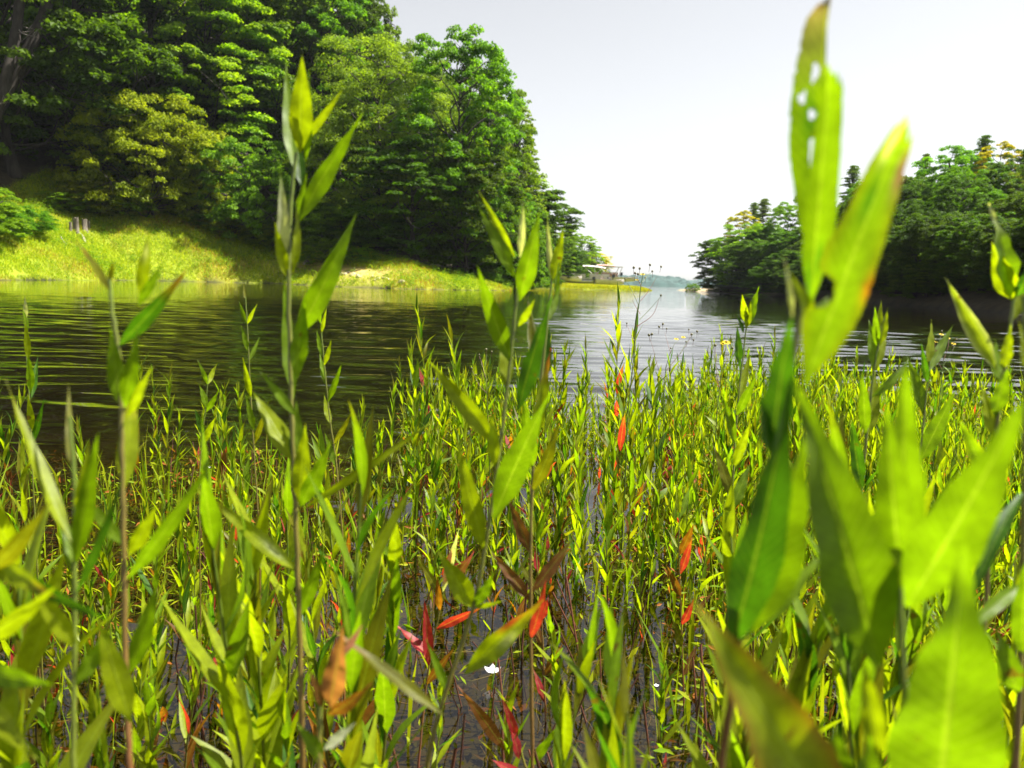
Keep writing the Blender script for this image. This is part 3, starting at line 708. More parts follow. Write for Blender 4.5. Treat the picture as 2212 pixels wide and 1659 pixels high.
# ------------------------------------------------------------------ rocks, stumps, driftwood
M_ROCK = noise_material('rock', (0.13, 0.11, 0.09), (0.42, 0.37, 0.32), 5.0, 0.85, 0.5, 0.03)
M_STONE = noise_material('pale_stone', (0.30, 0.25, 0.14), (0.50, 0.44, 0.28), 5.0, 0.85, 0.4, 0.02)
rng = np.random.default_rng(8)
def rock(px, py, wpx, hpx, label, name='boulder', group=None, mat=None, z=None):
    p = ground_at(px, py)
    if z is not None:                                              # slide back along the line of sight until the bank is met
        for D in np.arange(45, 90, 0.1):
            q = at(px, py, D)
            if q[2] <= hz(q[0], q[1]): p = q; break
    D = p @ _f; r = np.array([wpx / 2, wpx / 2.4, hpx * .75]) / F_PX * D
    b = MB(); blob(b, (0, 0, r[2] * .3), r, rng, rings=11, segs=18, rough=.35)
    o = b.build(name, mat or M_ROCK); o.location = p; o.rotation_euler = (0, 0, rng.uniform(0, 6))
    return tag(o, label, name, group)
rock(897, 624, 28, 17, 'round grey white boulder sitting at the waterline of the left bank')
rock(662, 570, 17, 10, 'dark topped stone on the sandy patch behind the tall foreground stem', 'stone', z=1)
rock(435, 600, 11, 8, 'small white stone at the water edge below the yellow grass', 'stone', mat=M_STONE)
rock(868, 612, 17, 8, 'flat pale stone just up the bank from the round boulder', 'stone', mat=M_STONE, z=1)
for q in range(16):
    px = rng.uniform(690, 860); py = np.interp(px, [690, 860], [582, 610]) + rng.normal(0, 2.2)
    rock(px, py, rng.uniform(7, 14), rng.uniform(3, 6), ['small', 'broad', 'thin', 'pale'][q % 4] + ' flat stone on the yellow sand strip, ' + ('near the tall weed' if px < 745 else 'in the middle of the strip' if px < 805 else 'towards the round boulder'), 'stone', 'flat stones on the sandy strip', M_STONE, z=1)

def on_bank(px, py):
    for D in np.arange(45, 95, 0.1):
        q = at(px, py, D)
        if q[2] <= hz(q[0], q[1]): return q
    return ground_at(px, py)
M_STUMP = noise_material('weathered_stump', (0.05, 0.04, 0.03), (0.22, 0.19, 0.15), 6.0, 0.9, 0.5, 0.03, stretch=(1, 1, .3))
def stump(px, py, wpx, hpx, label, seed):
    rng = np.random.default_rng(seed); p = on_bank(px, py); D = p @ _f
    r = wpx / 2 / F_PX * D; h = hpx / F_PX * D
    b = MB(); segs = 14; a = np.linspace(0, 2 * math.pi, segs, endpoint=False)
    flute = 1 + .16 * np.sin(a * 3 + rng.uniform(0, 6)) + .08 * np.sin(a * 7)
    rows = []
    for zz, k in ((-.3, 1.45), (.0, 1.3), (.15, 1.08), (.5, 1.0), (.85, .95), (1.0, .93)):
        z = zz * h + (rng.uniform(-.14, .06, segs) * h if zz == 1.0 else 0)
        rows.append(np.stack([np.cos(a) * r * k * flute, np.sin(a) * r * k * flute, np.broadcast_to(z, segs)], 1))
    V = np.concatenate(rows + [np.array([[0, 0, .86 * h]])])
    i = np.arange(5)[:, None] * segs; j = np.arange(segs)[None]; kk = (j + 1) % segs
    C = np.full((len(V), 3), 1.0)
    b.add(V, np.stack([i + j, i + kk, i + segs + kk, i + segs + j], -1).reshape(-1, 4))
    b.add(V, np.stack([5 * segs + np.arange(segs), 5 * segs + (np.arange(segs) + 1) % segs, np.full(segs, 6 * segs)], 1))
    o = b.build('tree_stump', M_STUMP); o.location = p
    return tag(o, label, 'stump')
stump(165, 502, 12, 32, 'tallest of the grey weathered stumps on the grassy slope', 1)
stump(183, 500, 10, 27, 'grey stump just right of the tallest stump', 3)
stump(153, 503, 6, 24, 'thin dark stump left of the tallest stump', 2)
stump(192, 496, 5, 20, 'narrow pale stump at the right end of the stump cluster', 5)
stump(112, 500, 4, 17, 'lone thin dark stump left of the stump cluster', 4)
for q, (pts, lb) in enumerate([([(172, 508), (180, 518), (184, 528)], 'short pale log sliding down the slope under the stumps'), ([(131, 514), (136, 524), (143, 532)], 'small curved pale stick left of the log under the stumps')]):
    P = np.array([on_bank(a, b) + np.array([0, 0, .12]) for a, b in pts])
    b = MB(); tube(b, smooth_path(P, 8), [.12, .13, .12, .12, .11, .11, .1, .08] if q == 0 else .055, 8)
    tag(b.build('fallen_log' if q == 0 else 'stick', M_DEAD), lb, 'log' if q == 0 else 'stick')

# ------------------------------------------------------------------ boats moored behind the grassy spit
M_HULL = noise_material('aluminium_hull', (0.55, 0.53, 0.52), (0.66, 0.64, 0.63), 3.0, 0.35, 0.05, 0.01, metallic=0.5)
M_WHITE = noise_material('white_gelcoat', (0.60, 0.54, 0.55), (0.74, 0.68, 0.69), 2.0, 0.35, 0.0)
M_PINK = noise_material('faded_red_canvas', (0.50, 0.27, 0.24), (0.60, 0.36, 0.32), 2.0, 0.9, 0.1, 0.01)
M_TAN = noise_material('tan_panel', (0.42, 0.36, 0.30), (0.52, 0.46, 0.38), 2.0, 0.6, 0.0)
M_DARKB = noise_material('dark_vinyl', (0.02, 0.025, 0.04), (0.04, 0.05, 0.07), 2.0, 0.5, 0.0)
M_GLASS = noise_material('tinted_windscreen', (0.06, 0.07, 0.09), (0.09, 0.10, 0.12), 2.0, 0.1, 0.0, spec=0.8)
def boat_root(name, label, cat, px, py, D, rz, group=None):
    p = at(px, py, D)
    return thing(name, label, cat, (p[0], p[1], p[2]), group, rz)
def hull_tube(L, y, r, z):
    b = MB(); x = np.array([-.5, -.48, -.4, .3, .4, .46, .5]) * L
    P = np.stack([x, np.full(7, y), z + np.array([0, 0, 0, 0, .05, .16, .30])], 1)
    tube(b, P, np.array([.4, .9, 1, 1, .85, .5, .12]) * r, 12); return b
def pontoon_boat(px, py, D, rz, L, label, canopy, canopy_tilt=0.0, panel=None, W=2.4):
    o = boat_root('pontoon_boat', label, 'boat', px, py, D, rz, 'boats moored behind the spit')
    for s in (-1, 1): hull_tube(L, s * .8, .32, .05).build('pontoon', M_HULL, o)
    b = MB(); box(b, (0, 0, .46), (L * .94, W, .12)); b.build('deck', M_HULL, o, smooth=False)
    for s in (-1, 1):                                              # side panels with a gate gap
        for x0, x1 in ((-.44, -.05), (.04, .40)):
            b = MB(); box(b, ((x0 + x1) / 2 * L, s * (W / 2 - .05), .82), ((x1 - x0) * L, .04, .52)); pn = b.build('side_panel', panel or M_WHITE, o, smooth=False)
            b = MB(); tube(b, [(x0 * L, s * (W / 2 - .05), 1.11), (x1 * L, s * (W / 2 - .05), 1.11)], .025, 6); b.build('rail', M_HULL, pn)
    b = MB(); box(b, (.40 * L, 0, .82), (.04, W - .14, .52)); b.build('front_panel', panel or M_WHITE, o, smooth=False)
    for x, y in ((.26, .75), (.26, -.75), (-.36, 0.5), (-.36, -.5)):
        b = MB(); box(b, (x * L, y, .72), (L * .16, .62, .38)); box(b, (x * L - .02, y + (.3 if y > 0 else -.3), 1.02), (L * .16, .14, .36)); b.build('seat', M_TAN, o, smooth=False)
    b = MB(); box(b, (-.08 * L, .55, .86), (.55, .7, .68)); cs = b.build('console', M_WHITE, o, smooth=False)
    b = MB(); box(b, (-.05 * L, .55, 1.33), (.05, .6, .26)); b.build('windscreen', M_GLASS, cs, smooth=False)
    b = MB(); a = np.linspace(0, 2 * math.pi, 13); tube(b, np.stack([-.13 * L + .05 * np.cos(a), .55 + .17 * np.sin(a), 1.22 + .15 * np.cos(a)], 1), .02, 5); b.build('steering_wheel', M_DARKB, cs)
    # bimini
    cx0, cx1 = -.36 * L, .10 * L; b = MB(); nn = 9
    u = np.linspace(0, 1, nn); v = np.linspace(-1, 1, 7)
    for dz, fl in ((0, 1), (-.035, -1)):
        V = np.stack([np.repeat((cx0 + (cx1 - cx0) * u)[:, None], 7, 1), np.repeat((v * W / 2)[None], nn, 0),
                      2.42 + dz - .16 * v[None] ** 4 - .10 * (2 * u[:, None] - 1) ** 4 + canopy_tilt * (u[:, None] - .5)], -1)
        i = np.arange(nn - 1)[:, None] * 7; j = np.arange(6)[None]
        b.add(V.reshape(-1, 3), np.stack([i + j, i + 7 + j, i + 8 + j, i + 1 + j], -1).reshape(-1, 4)[:, ::fl])
    b.build('canopy', canopy, o)
    for s in (-1, 1):
        for xa, xb in ((-.16, -.34), (-.16, -.14), (-.12, .09)):
            b = MB(); tube(b, [(xa * L, s * (W / 2 - .06), 1.1), (xb * L, s * (W / 2 - .06), 2.32)], .028, 6); b.build('canopy_pole', M_HULL, o)
    b = MB(); box(b, (-.53 * L, 0, .95), (.42, .36, .5)); box(b, (-.52 * L, 0, .4), (.16, .14, .8)); b.build('outboard_motor', M_DARKB, o, smooth=False)
    return o
def runabout(px, py, D, rz, L, label, frame=False):
    o = boat_root('motor_boat', label, 'boat', px, py, D, rz, 'boats moored behind the spit')
    b = MB(); x = np.linspace(-.5, .5, 11); wdt = np.array([.95, 1, 1.02, 1.03, 1.02, 1, .93, .8, .58, .3, .03]) * .95
    rows = []
    for k_, zz in ((.25, -.15), (.72, .0), (1.0, .42), (1.03, .62)):
        rows.append((k_, zz))
    prof = [(-s[0], s[1]) for s in rows[::-1]] + rows
    V = np.array([[xx * L, a * ww, zz + .28 * max(0, xx) ** 2 * 2 + (.12 * max(0, xx) if zz < .2 else 0)] for xx, ww in zip(x, wdt) for a, zz in prof]); m_ = len(prof)
    i = np.arange(10)[:, None] * m_; j = np.arange(m_ - 1)[None]
    b.add(V, np.stack([i + j, i + j + 1, i + m_ + j + 1, i + m_ + j], -1).reshape(-1, 4))
    b.add(V, [[0, m_ - 1, m_ - 2, 1], [1, m_ - 2, m_ - 3, 2], [2, m_ - 3, m_ - 4, 3]])
    b.build('hull', M_WHITE, o)
    b = MB(); box(b, (.18 * L, 0, .60), (.40 * L, 1.25, .07)); b.build('foredeck', M_WHITE, o, smooth=False)
    b = MB(); b.add([[.02 * L, -.7, .62], [.02 * L, .7, .62], [-.05 * L, .62, 1.02], [-.05 * L, -.62, 1.02], [.03 * L, -.7, .62], [.03 * L, .7, .62], [-.04 * L, .62, 1.02], [-.04 * L, -.62, 1.02]],
                    [[0, 1, 2, 3], [4, 7, 6, 5], [3, 2, 6, 7], [0, 4, 5, 1], [0, 3, 7, 4], [1, 5, 6, 2]]); b.build('windscreen', M_GLASS, o, smooth=False)
    for y in (-.4, .4):
        b = MB(); box(b, (-.2 * L, y, .55), (.5, .5, .35)); box(b, (-.2 * L - .22, y, .85), (.12, .5, .35)); b.build('seat', M_TAN, o, smooth=False)
    b = MB(); box(b, (-.53 * L, 0, .75), (.34, .3, .45)); box(b, (-.52 * L, 0, .3), (.14, .12, .7)); b.build('outboard_motor', M_DARKB, o, smooth=False)
    if frame:
        for s in (-1, 1):
            for (xa, za), (xb, zb) in (((-.1, .6), (.02, 2.15)), ((-.1, .6), (-.30, 2.15)), ((-.30, 2.15), (.12, 2.25)), ((.12, 2.25), (0.02, .7))):
                b = MB(); tube(b, [(xa * L, s * .85, za), (xb * L, s * .85, zb)], .045, 6); b.build('canopy_frame', M_HULL, o)
        b = MB(); box(b, (-.1 * L, 0, 2.22), (.46 * L, 1.8, .10)); b.build('canopy', M_WHITE, o, smooth=False)
    return o
pontoon_boat(1268, 608, 122, RAD(176), 7.6, 'large pale pontoon boat with a rolled white canopy, biggest of the moored boats', M_WHITE, 0.25, M_WHITE)
pontoon_boat(1296, 603, 131, RAD(172), 6.6, 'pontoon boat with a faded red canopy behind the largest boat', M_PINK, 0.0, M_PINK)
pontoon_boat(1228, 604, 133, RAD(186), 6.6, 'pontoon boat with a dull grey canopy just left of the largest boat', M_TAN, 0.0, M_DARKB)
runabout(1196, 598, 128, RAD(170), 6.2, 'white motor boat under a white canopy frame, leftmost of the moored boats', True)
runabout(1226, 606, 119, RAD(10), 4.4, 'low white motor boat half hidden by the grass left of the largest boat')
runabout(1334, 607, 127, RAD(-8), 5.6, 'white motor boat right of the largest boat, near the tip of the spit', True)
runabout(1316, 613, 118, RAD(12), 4.6, 'low white motor boat nosed into the yellow grass at the tip of the spit')
# low green clumps where the spit meets the wood
for q, (px, py, wd, lb) in enumerate([(1188, 603, 52, 'green bush on the spit in front of the leftmost boat'), (1165, 608, 30, 'small dark bush where the spit meets the wood')]):
    tree('bush', px, py, 108 + q, wd, lb, None)
# ------------------------------------------------------------------ leafy water plants
def prof(u, base=0.34, sharp=1.0):
    """half width of a lance shaped leaf, 0..1 from base to tip"""
    a = np.clip(u / base, 0, 1); b = np.clip((1 - u) / (1 - base), 0, 1)
    return np.where(u < base, 0.08 + 0.92 * np.sin(a * math.pi / 2) ** 1.2, np.sin(b * math.pi / 2) ** 1.15 * (0.4 + 0.6 * b ** 0.25)) 

GREEN = {'g': (0.128, 0.215, 0.003), 'y': (0.235, 0.295, 0.003), 'd': (0.040, 0.115, 0.005), 'o': (0.130, 0.130, 0.004),
         'r': (0.36, 0.022, 0.036), 'b': (0.14, 0.050, 0.012), 'p': (0.34, 0.13, 0.08), 'n': (0.28, 0.10, 0.012), 'w': (0.50, 0.52, 0.36), 'v': (0.13, 0.06, 0.10)}
def leaf(mb, base, tip, width, nh, arch=0.08, fold=0.25, ns=10, nc=4, col='g', tipcol=None, edge=None, wave=0.0, seed=0, left=None, right=None, cut=1.0, droop=0.0, twist=0.0, hole=None, patch=None, strap=0.0):
    """one leaf blade from base to tip, facing nh; left/right: tables (u, factor) that bite into that margin"""
    rng = np.random.default_rng(seed)
    base = np.asarray(base, float); tip = np.asarray(tip, float); ax = tip - base; L = np.linalg.norm(ax); ax = ax / L
    nh = norm(np.asarray(nh, float) - ax * np.dot(nh, ax)); sd_ = np.cross(ax, nh)
    u = np.linspace(0, cut, ns + 1); v = np.linspace(-1, 1, nc + 1)
    c = base + ax * (u * L)[:, None] + nh * (arch * L * 4 * u * (1 - u))[:, None]
    c[:, 2] -= droop * L * u ** 2.2
    hw = width / 2 * (prof(u) * (1 - strap) + strap * np.clip(np.minimum(u / .22, 1), 0.1, 1) ** .8 * np.clip((1 - u) / .12, 0, 1) ** .5)
    fl = np.ones(len(u)); fr = np.ones(len(u))
    if left: fl = np.interp(u, left[0], left[1])
    if right: fr = np.interp(u, right[0], right[1])
    jag = 1 + rng.normal(0, 0.02, (2, len(u)))
    tw = twist * u
    S = sd_ * np.cos(tw)[:, None] + nh * np.sin(tw)[:, None]; Nn = nh * np.cos(tw)[:, None] - sd_ * np.sin(tw)[:, None]
    f = np.where(v[None] < 0, (fl * jag[0])[:, None], (fr * jag[1])[:, None])
    off = v[None] * hw[:, None] * f
    rip = wave * width * np.sin(u * 23 + rng.uniform(0, 6))[:, None] * np.abs(v[None]) * np.where(v[None] < 0, 1, -0.8)
    V = c[:, None] + S[:, None] * (off * math.cos(fold))[..., None] + Nn[:, None] * (np.abs(off) * math.sin(fold) + rip)[..., None]
    b = np.array(GREEN[col]) * rng.uniform(0.85, 1.15)
    C = np.repeat(np.repeat(b[None, None], ns + 1, 0), nc + 1, 1)
    C = C * (1 - 0.18 * np.abs(v)[None, :, None])
    if tipcol:
        k = np.clip((u - 0.62) / 0.38, 0, 1)[:, None, None]; C = C * (1 - k) + np.array(GREEN[tipcol]) * k
    if edge:
        k = (np.abs(v) ** 3)[None, :, None] * 0.7; C = C * (1 - k) + np.array(GREEN[edge]) * k
    if patch:                                                      # (u centre, v centre, size, colour) blotches and painted highlights
        for pu, pv, ps, pc in patch:
            k = np.exp(-(((u[:, None] - pu) / ps) ** 2 + ((v[None] - pv) / (ps * 4)) ** 2))[..., None]; C = C * (1 - k) + np.array(GREEN[pc]) * k
    if cut < 1:                                                    # torn, uneven end
        rag = rng.uniform(-1, .4, nc + 1) * .035 * L; rag = rag + .03 * L * np.sin(np.linspace(0, 5, nc + 1) + seed)
        V = V + ax * (rag[None] * np.clip((u[:, None] - cut + .12) / .12, 0, 1) ** 2)[..., None] + nh * (.06 * L * np.clip((u[:, None] - cut + .15) / .15, 0, 1) ** 2)[..., None]
    U = np.stack([np.repeat(u[:, None], nc + 1, 1), np.repeat(v[None], ns + 1, 0), np.zeros((ns + 1, nc + 1))], -1)
    i = np.arange(ns)[:, None] * (nc + 1); j = np.arange(nc)[None]
    F = np.stack([i + j, i + j + 1, i + nc + 2 + j, i + nc + 1 + j], -1)
    if hole is not None:
        um, vm = np.meshgrid((u[1:] + u[:-1]) / 2, (v[1:] + v[:-1]) / 2, indexing='ij'); keep = np.ones((ns, nc), bool)
        for (hu, hv, ru, rv) in hole:
            wob = 1 + .25 * np.sin(np.arctan2((vm - hv) / rv, (um - hu) / ru) * 3 + hu * 40)
            keep &= ((um - hu) / ru) ** 2 + ((vm - hv) / rv) ** 2 > wob
            kk = np.exp(-(np.sqrt(((u[:, None] - hu) / ru) ** 2 + ((v[None] - hv) / rv) ** 2) - 1.05) ** 2 / .04)[..., None] * .8
            C = C * (1 - kk) + np.array(GREEN['o']) * .6 * kk
        F = F[keep]
    mb.add(V.reshape(-1, 3), F.reshape(-1, 4), C.reshape(-1, 3), U.reshape(-1, 3))
    return mb

STEM_G = np.array([0.10, 0.15, 0.01]); STEM_R = np.array([0.17, 0.040, 0.022]); STEM_B = np.array([0.085, 0.028, 0.016])
def hero(name, label, cat, D, stem, r, leaves, redness=0.7, seed=0, root_px=None, group=None):
    """a plant traced at its own distance D; stem and leaves in photograph pixels; leaf = dict(b, t, w, ...)"""
    P = [at(x, y, D + (dz[0] if dz else 0)) for x, y, *dz in stem]
    d_ = norm(P[0] - P[1]) ; base = P[0].copy()
    zb = hz(base[0], base[1]) - 0.02
    n_ext = max(2, int((base[2] - zb) / 0.08))
    ext = [base + np.array([d_[0] * .12, d_[1] * .12, -1.0]) * (base[2] - zb) * k for k in np.linspace(1, 0, n_ext, endpoint=False)]
    P = np.array(ext + P); Q = smooth_path(P, max(14, len(P) * 4))
    zz = np.random.default_rng(seed + 900); Q[2:-1] += np.array([1, .5, 0]) * (np.where(np.arange(len(Q) - 3) % 2 == 0, 1, -1) * zz.uniform(.3, 1, len(Q) - 3) * r * .13)[:, None]
    root = Q[0]
    o = thing(name, label, cat, root, group)
    b = MB(); k = np.linspace(0, 1, len(Q))
    rad = r * (1.05 - 0.62 * k); rad = rad * (1 + 0.16 * (np.abs(np.sin(np.arange(len(Q)) * 0.9)) > .93))
    mixk = np.clip((1 - k) * 1.5, 0, 1)[:, None] * redness
    tube(b, Q, rad, 8, C=STEM_G * (1 - mixk) + STEM_R * mixk); b.build('stem', M_STEM, o, origin=root)
    rng = np.random.default_rng(seed)
    for q, lf in enumerate(leaves):
        lf = dict(lf); D0 = D + lf.pop('z', 0.0); dz = lf.pop('dz', None)
        if dz is None: dz = math.hypot(lf['b'][0] - lf['t'][0], lf['b'][1] - lf['t'][1]) / F_PX * D * (-rng.uniform(.2, .5) if rng.random() < .72 else rng.uniform(.15, .4))
        bx, by = lf.pop('b'); tx_, ty_ = lf.pop('t'); w_ = lf.pop('w') / F_PX * D0 * (.80 if D > .4 else .86)
        lf.setdefault('twist', rng.normal(0, .35))
        B = at(bx, by, D0); T = at(tx_, ty_, D0 + dz)
        view = norm(CAM - (B + T) / 2); a = norm(T - B)
        roll = lf.pop('roll', rng.uniform(-.15, .6)); sidev = np.cross(a, view)
        nh = view * math.cos(roll) + sidev * math.sin(roll)
        lf.setdefault('arch', rng.uniform(-.05, .07)); lf.setdefault('ns', 18); lf.setdefault('nc', 6); lf.setdefault('wave', 0.05); lf.setdefault('fold', rng.uniform(.1, .35))
        mb = MB(); leaf(mb, B, T, w_ / max(.6, math.cos(roll)), nh, seed=seed * 100 + q, **lf)
        mb.build('leaf', M_LEAF, o, origin=root)
    return o
def Lf(bx, by, tx, ty, w, col='g', **k): return dict(b=(bx, by), t=(tx, ty), w=w, col=col, **k)

PL = 'plant'
hero('tall_weed', 'tallest green plant left of centre, rising above the grassy bank', PL, 0.67,
     [(652, 1560), (648, 1400), (642, 1200), (634, 990), (628, 820), (624, 600), (628, 450), (640, 330)], 0.0032, [
    Lf(648, 330, 653, 112, 62, 'y', roll=.1, arch=.0, z=-.01), Lf(636, 372, 618, 128, 40, 'g', arch=-.04, roll=.3), Lf(660, 350, 668, 150, 26, 'g', arch=.03), Lf(656, 306, 744, 188, 24, 'y', roll=.2, arch=0.02),
    Lf(650, 400, 640, 290, 34, 'd'), Lf(642, 482, 785, 242, 54, 'g', arch=-.05, roll=.25), Lf(642, 470, 664, 366, 20, 'g'), Lf(614, 560, 605, 362, 34, 'w', tipcol='g', arch=.04, roll=.1), Lf(620, 600, 594, 480, 30, 'y'),
    Lf(632, 590, 640, 432, 26, 'y'), Lf(636, 735, 772, 455, 62, 'g', arch=.07, roll=.2), Lf(640, 820, 660, 640, 44, 'g'), Lf(634, 860, 612, 600, 44, 'g', arch=-.04), Lf(636, 1000, 546, 846, 56, 'y', arch=.05, roll=.2),
    Lf(642, 1010, 640, 862, 44, 'g'), Lf(646, 1090, 660, 912, 50, 'y'), Lf(648, 1095, 715, 950, 46, 'g'), Lf(652, 1100, 940, 905, 24, 'y', arch=.02, roll=.6, edge='o'), Lf(648, 1240, 432, 1058, 46, 'y', tipcol='o', arch=-.04, patch=[(.28, .1, .09, 'w')]),  # white patch on the low left leaf is a painted highlight
    Lf(640, 900, 560, 800, 26, 'g'), Lf(650, 1330, 700, 1180, 40, 'g', z=.02)], 0.7, 1)
hero('tall_weed', 'green plant in the centre with paired narrow leaves against the dark water', PL, 0.69,
     [(925, 1640), (962, 1500), (1005, 1370), (1030, 1280), (1052, 1160), (1078, 980), (1098, 820), (1112, 690), (1120, 600), (1124, 555)], 0.0024, [
    Lf(1112, 556, 1032, 408, 24, 'y', arch=.03), Lf(1112, 600, 1030, 442, 36, 'g', arch=.04), Lf(1122, 650, 1166, 452, 54, 'g', roll=.1), Lf(1122, 560, 1130, 428, 20, 'w', tipcol='g'), Lf(1104, 785, 1030, 570, 50, 'g', arch=-.05, roll=.2),
    Lf(1120, 705, 1156, 645, 20, 'y'), Lf(1118, 890, 1192, 640, 54, 'd', arch=-.03, roll=.3), Lf(1094, 840, 1092, 700, 40, 'y'), Lf(1072, 962, 922, 774, 52, 'y', arch=.05, roll=.1), Lf(1066, 1120, 1188, 850, 78, 'g', arch=-.05, roll=.2),
    Lf(1046, 1190, 984, 938, 52, 'y', arch=.03), Lf(1020, 1312, 944, 1186, 60, 'y', arch=.05), Lf(1026, 1310, 1068, 1236, 34, 'g'), Lf(1022, 1312, 1092, 1296, 14, 'y'), Lf(1004, 1456, 1178, 1292, 66, 'y', tipcol='n', roll=.1, patch=[(.62, -.7, .12, 'r'), (.5, .5, .08, 'w')]),
    Lf(1070, 1010, 1060, 890, 34, 'y'), Lf(970, 1500, 920, 1380, 26, 'g', z=.03)], 0.45, 2)
hero('tall_weed', 'dark plant just behind the central one, its yellow green tip leaf over the moored boats', PL, 0.84,
     [(1150, 1640), (1146, 1300), (1150, 1050), (1166, 850), (1182, 700), (1192, 600)], 0.0026, [
    Lf(1192, 606, 1182, 458, 16, 'w', tipcol='g'), Lf(1192, 610, 1219, 486, 32, 'y', roll=.2, arch=-.03), Lf(1200, 640, 1208, 560, 16, 'g'), Lf(1160, 810, 1140, 640, 30, 'o', edge='w'), Lf(1168, 830, 1188, 700, 46, 'd'),
    Lf(1152, 960, 1190, 752, 36, 'y', tipcol='r', arch=-.02), Lf(1150, 1010, 1130, 850, 44, 'g'), Lf(1150, 1060, 1210, 900, 40, 'o'), Lf(1148, 1200, 1096, 1070, 34, 'b'), Lf(1148, 1280, 1240, 1160, 36, 'b', tipcol='o'),
    Lf(1146, 1380, 1180, 1250, 30, 'r'), Lf(1146, 1300, 1060, 1190, 34, 'b'), Lf(1188, 690, 1212, 610, 18, 'g')], 0.9, 3)
hero('tall_weed', 'big dark red stemmed plant on the right with two tall torn leaves above the skyline', PL, 0.36,
     [(1553, 1690, .04), (1575, 1540, .03), (1592, 1400, .02), (1632, 1160), (1668, 990), (1706, 820), (1726, 700), (1742, 620), (1754, 540)], 0.0026, [
    Lf(1752, 600, 1792, -60, 84, 'g', arch=.0, roll=.1, ns=90, nc=26, z=.004, dz=-.04, cut=.95, strap=.7, tipcol='v', left=([0, .15, .3, .45, .6, .7, .84, .92, 1], [.6, .8, 1.2, 1.65, 1.8, 1.75, 1.5, 1.1, .4]), right=([0, .1, .25, .3, .6, .78, .84, .95], [.5, .2, -.1, .15, .2, .1, .05, .15]), wave=.04, fold=.1, twist=.1,
       hole=[(.70, -.3, .03, .13), (.62, -.62, .02, .12), (.565, -.3, .016, .10), (.43, -.2, .07, .10)], patch=[(.55, -.3, .08, 'd'), (.96, .4, .05, 'v'), (.40, 0, .1, 'd')]),
    Lf(1752, 655, 1797, 108, 76, 'g', arch=.01, roll=-.1, ns=60, nc=14, z=-.004, dz=-.05, cut=.93, strap=.75, left=([0, .3, .6, .8, .84, 1], [.9, .8, .75, .6, .9, .7]), right=([0, .3, .6, .9, .96, 1], [.8, 1.1, 1.1, 1.05, 1.2, .9]), wave=.03, fold=.2, twist=-.15, patch=[(.1, -.5, .1, 'd'), (.2, .3, .07, 'd')]),
    Lf(1738, 830, 1972, 216, 128, 'g', arch=-.01, roll=.1, ns=80, nc=18, z=-.012, dz=-.05, cut=.94, strap=.35, wave=.02, fold=.18, twist=.2, edge='o', patch=[(.93, -.3, .06, 'w'), (.78, .8, .07, 'v'), (.40, .95, .05, 'n'), (.68, -.2, .08, 'd'), (.86, -.4, .05, 'w')],
       left=([0, .2, .27, .29, .33, .39, .415, .45, .6, .64, .8, .86, 1], [1, 1.0, 1.0, .35, .12, .3, .95, 1.12, 1, .93, 1.02, .85, .95]), right=([0, .3, .5, .7, .9, 1], [1, 1, .95, 1.0, 1.05, 1.4])),
    Lf(1752, 690, 1706, 590, 36, 'y', roll=.3), Lf(1712, 690, 1694, 556, 15, 'w'), Lf(1668, 985, 1712, 678, 78, 'd', arch=-.05, roll=.3), Lf(1664, 980, 1640, 850, 40, 'd', roll=.2),  # long leaf by the stem: its shade is put into the dark green
    Lf(1578, 1400, 1712, 800, 120, 'd', arch=.04, roll=.35, z=.02), Lf(1620, 1372, 1748, 930, 150, 'g', arch=-.04, roll=.3, z=.03), Lf(1630, 1360, 1790, 1190, 60, 'g', z=.04), Lf(1758, 700, 1790, 640, 40, 'g', z=-.005)], 1.0, 4)
hero('tall_weed', 'bright green plant at the lower right with the broadest leaves of all', PL, 0.35,
     [(1975, 1720), (1960, 1560), (1948, 1400), (1944, 1270), (1942, 1180)], 0.0026, [
    Lf(1898, 1440, 1716, 815, 185, 'g', arch=.03, roll=.2, fold=.3, z=-.01, dz=-.03), Lf(1948, 1262, 1912, 856, 100, 'g', arch=.03, roll=-.1), Lf(1952, 1300, 1958, 748, 96, 'g', arch=-.02, roll=.2, z=.015, dz=-.03), Lf(1946, 1268, 1930, 980, 76, 'y', z=-.012, roll=.35, patch=[(.4, .3, .07, 'w')]),  # whitish patch paints the shine on the short leaf
    Lf(1958, 1310, 2225, 842, 150, 'g', arch=.04, roll=.25, z=-.006, dz=-.06), Lf(2020, 1790, 2086, 1165, 250, 'g', arch=.02, roll=.1, z=-.02, ns=24, nc=8), Lf(1790, 1780, 1478, 1268, 190, 'y', arch=.05, roll=.1, dz=-.07, edge='n', z=-.015, ns=24),
    Lf(1900, 1640, 1862, 1420, 60, 'y', z=.0), Lf(1810, 1720, 1800, 1560, 90, 'g', z=.01), Lf(1870, 1760, 1880, 1580, 70, 'g')], 0.2, 5)
hero('tall_weed', 'plant with curled oval leaves at the right edge, its top against the dark shaded trees', PL, 0.60,
     [(2130, 1300), (2140, 1050), (2156, 900), (2172, 780), (2184, 690), (2190, 630)], 0.0026, [
    Lf(2184, 640, 2136, 440, 62, 'g', arch=.06, roll=.3, wave=.09, tipcol='w'), Lf(2190, 650, 2142, 520, 62, 'y', arch=.03, wave=.06), Lf(2194, 640, 2222, 555, 40, 'd', arch=.2), Lf(2154, 800, 2042, 598, 48, 'y', arch=-.08, edge='w', roll=.1),
    Lf(2160, 830, 2150, 730, 34, 'g'), Lf(2166, 800, 2184, 700, 30, 'y'), Lf(2190, 690, 2216, 600, 36, 'y'), Lf(2150, 900, 2180, 790, 40, 'g'), Lf(2148, 950, 2120, 830, 40, 'y'), Lf(2144, 1000, 2186, 900, 42, 'g'), Lf(2140, 1060, 2070, 900, 46, 'g', edge='y'), Lf(2136, 1100, 2170, 980, 44, 'y')], 0.8, 6)
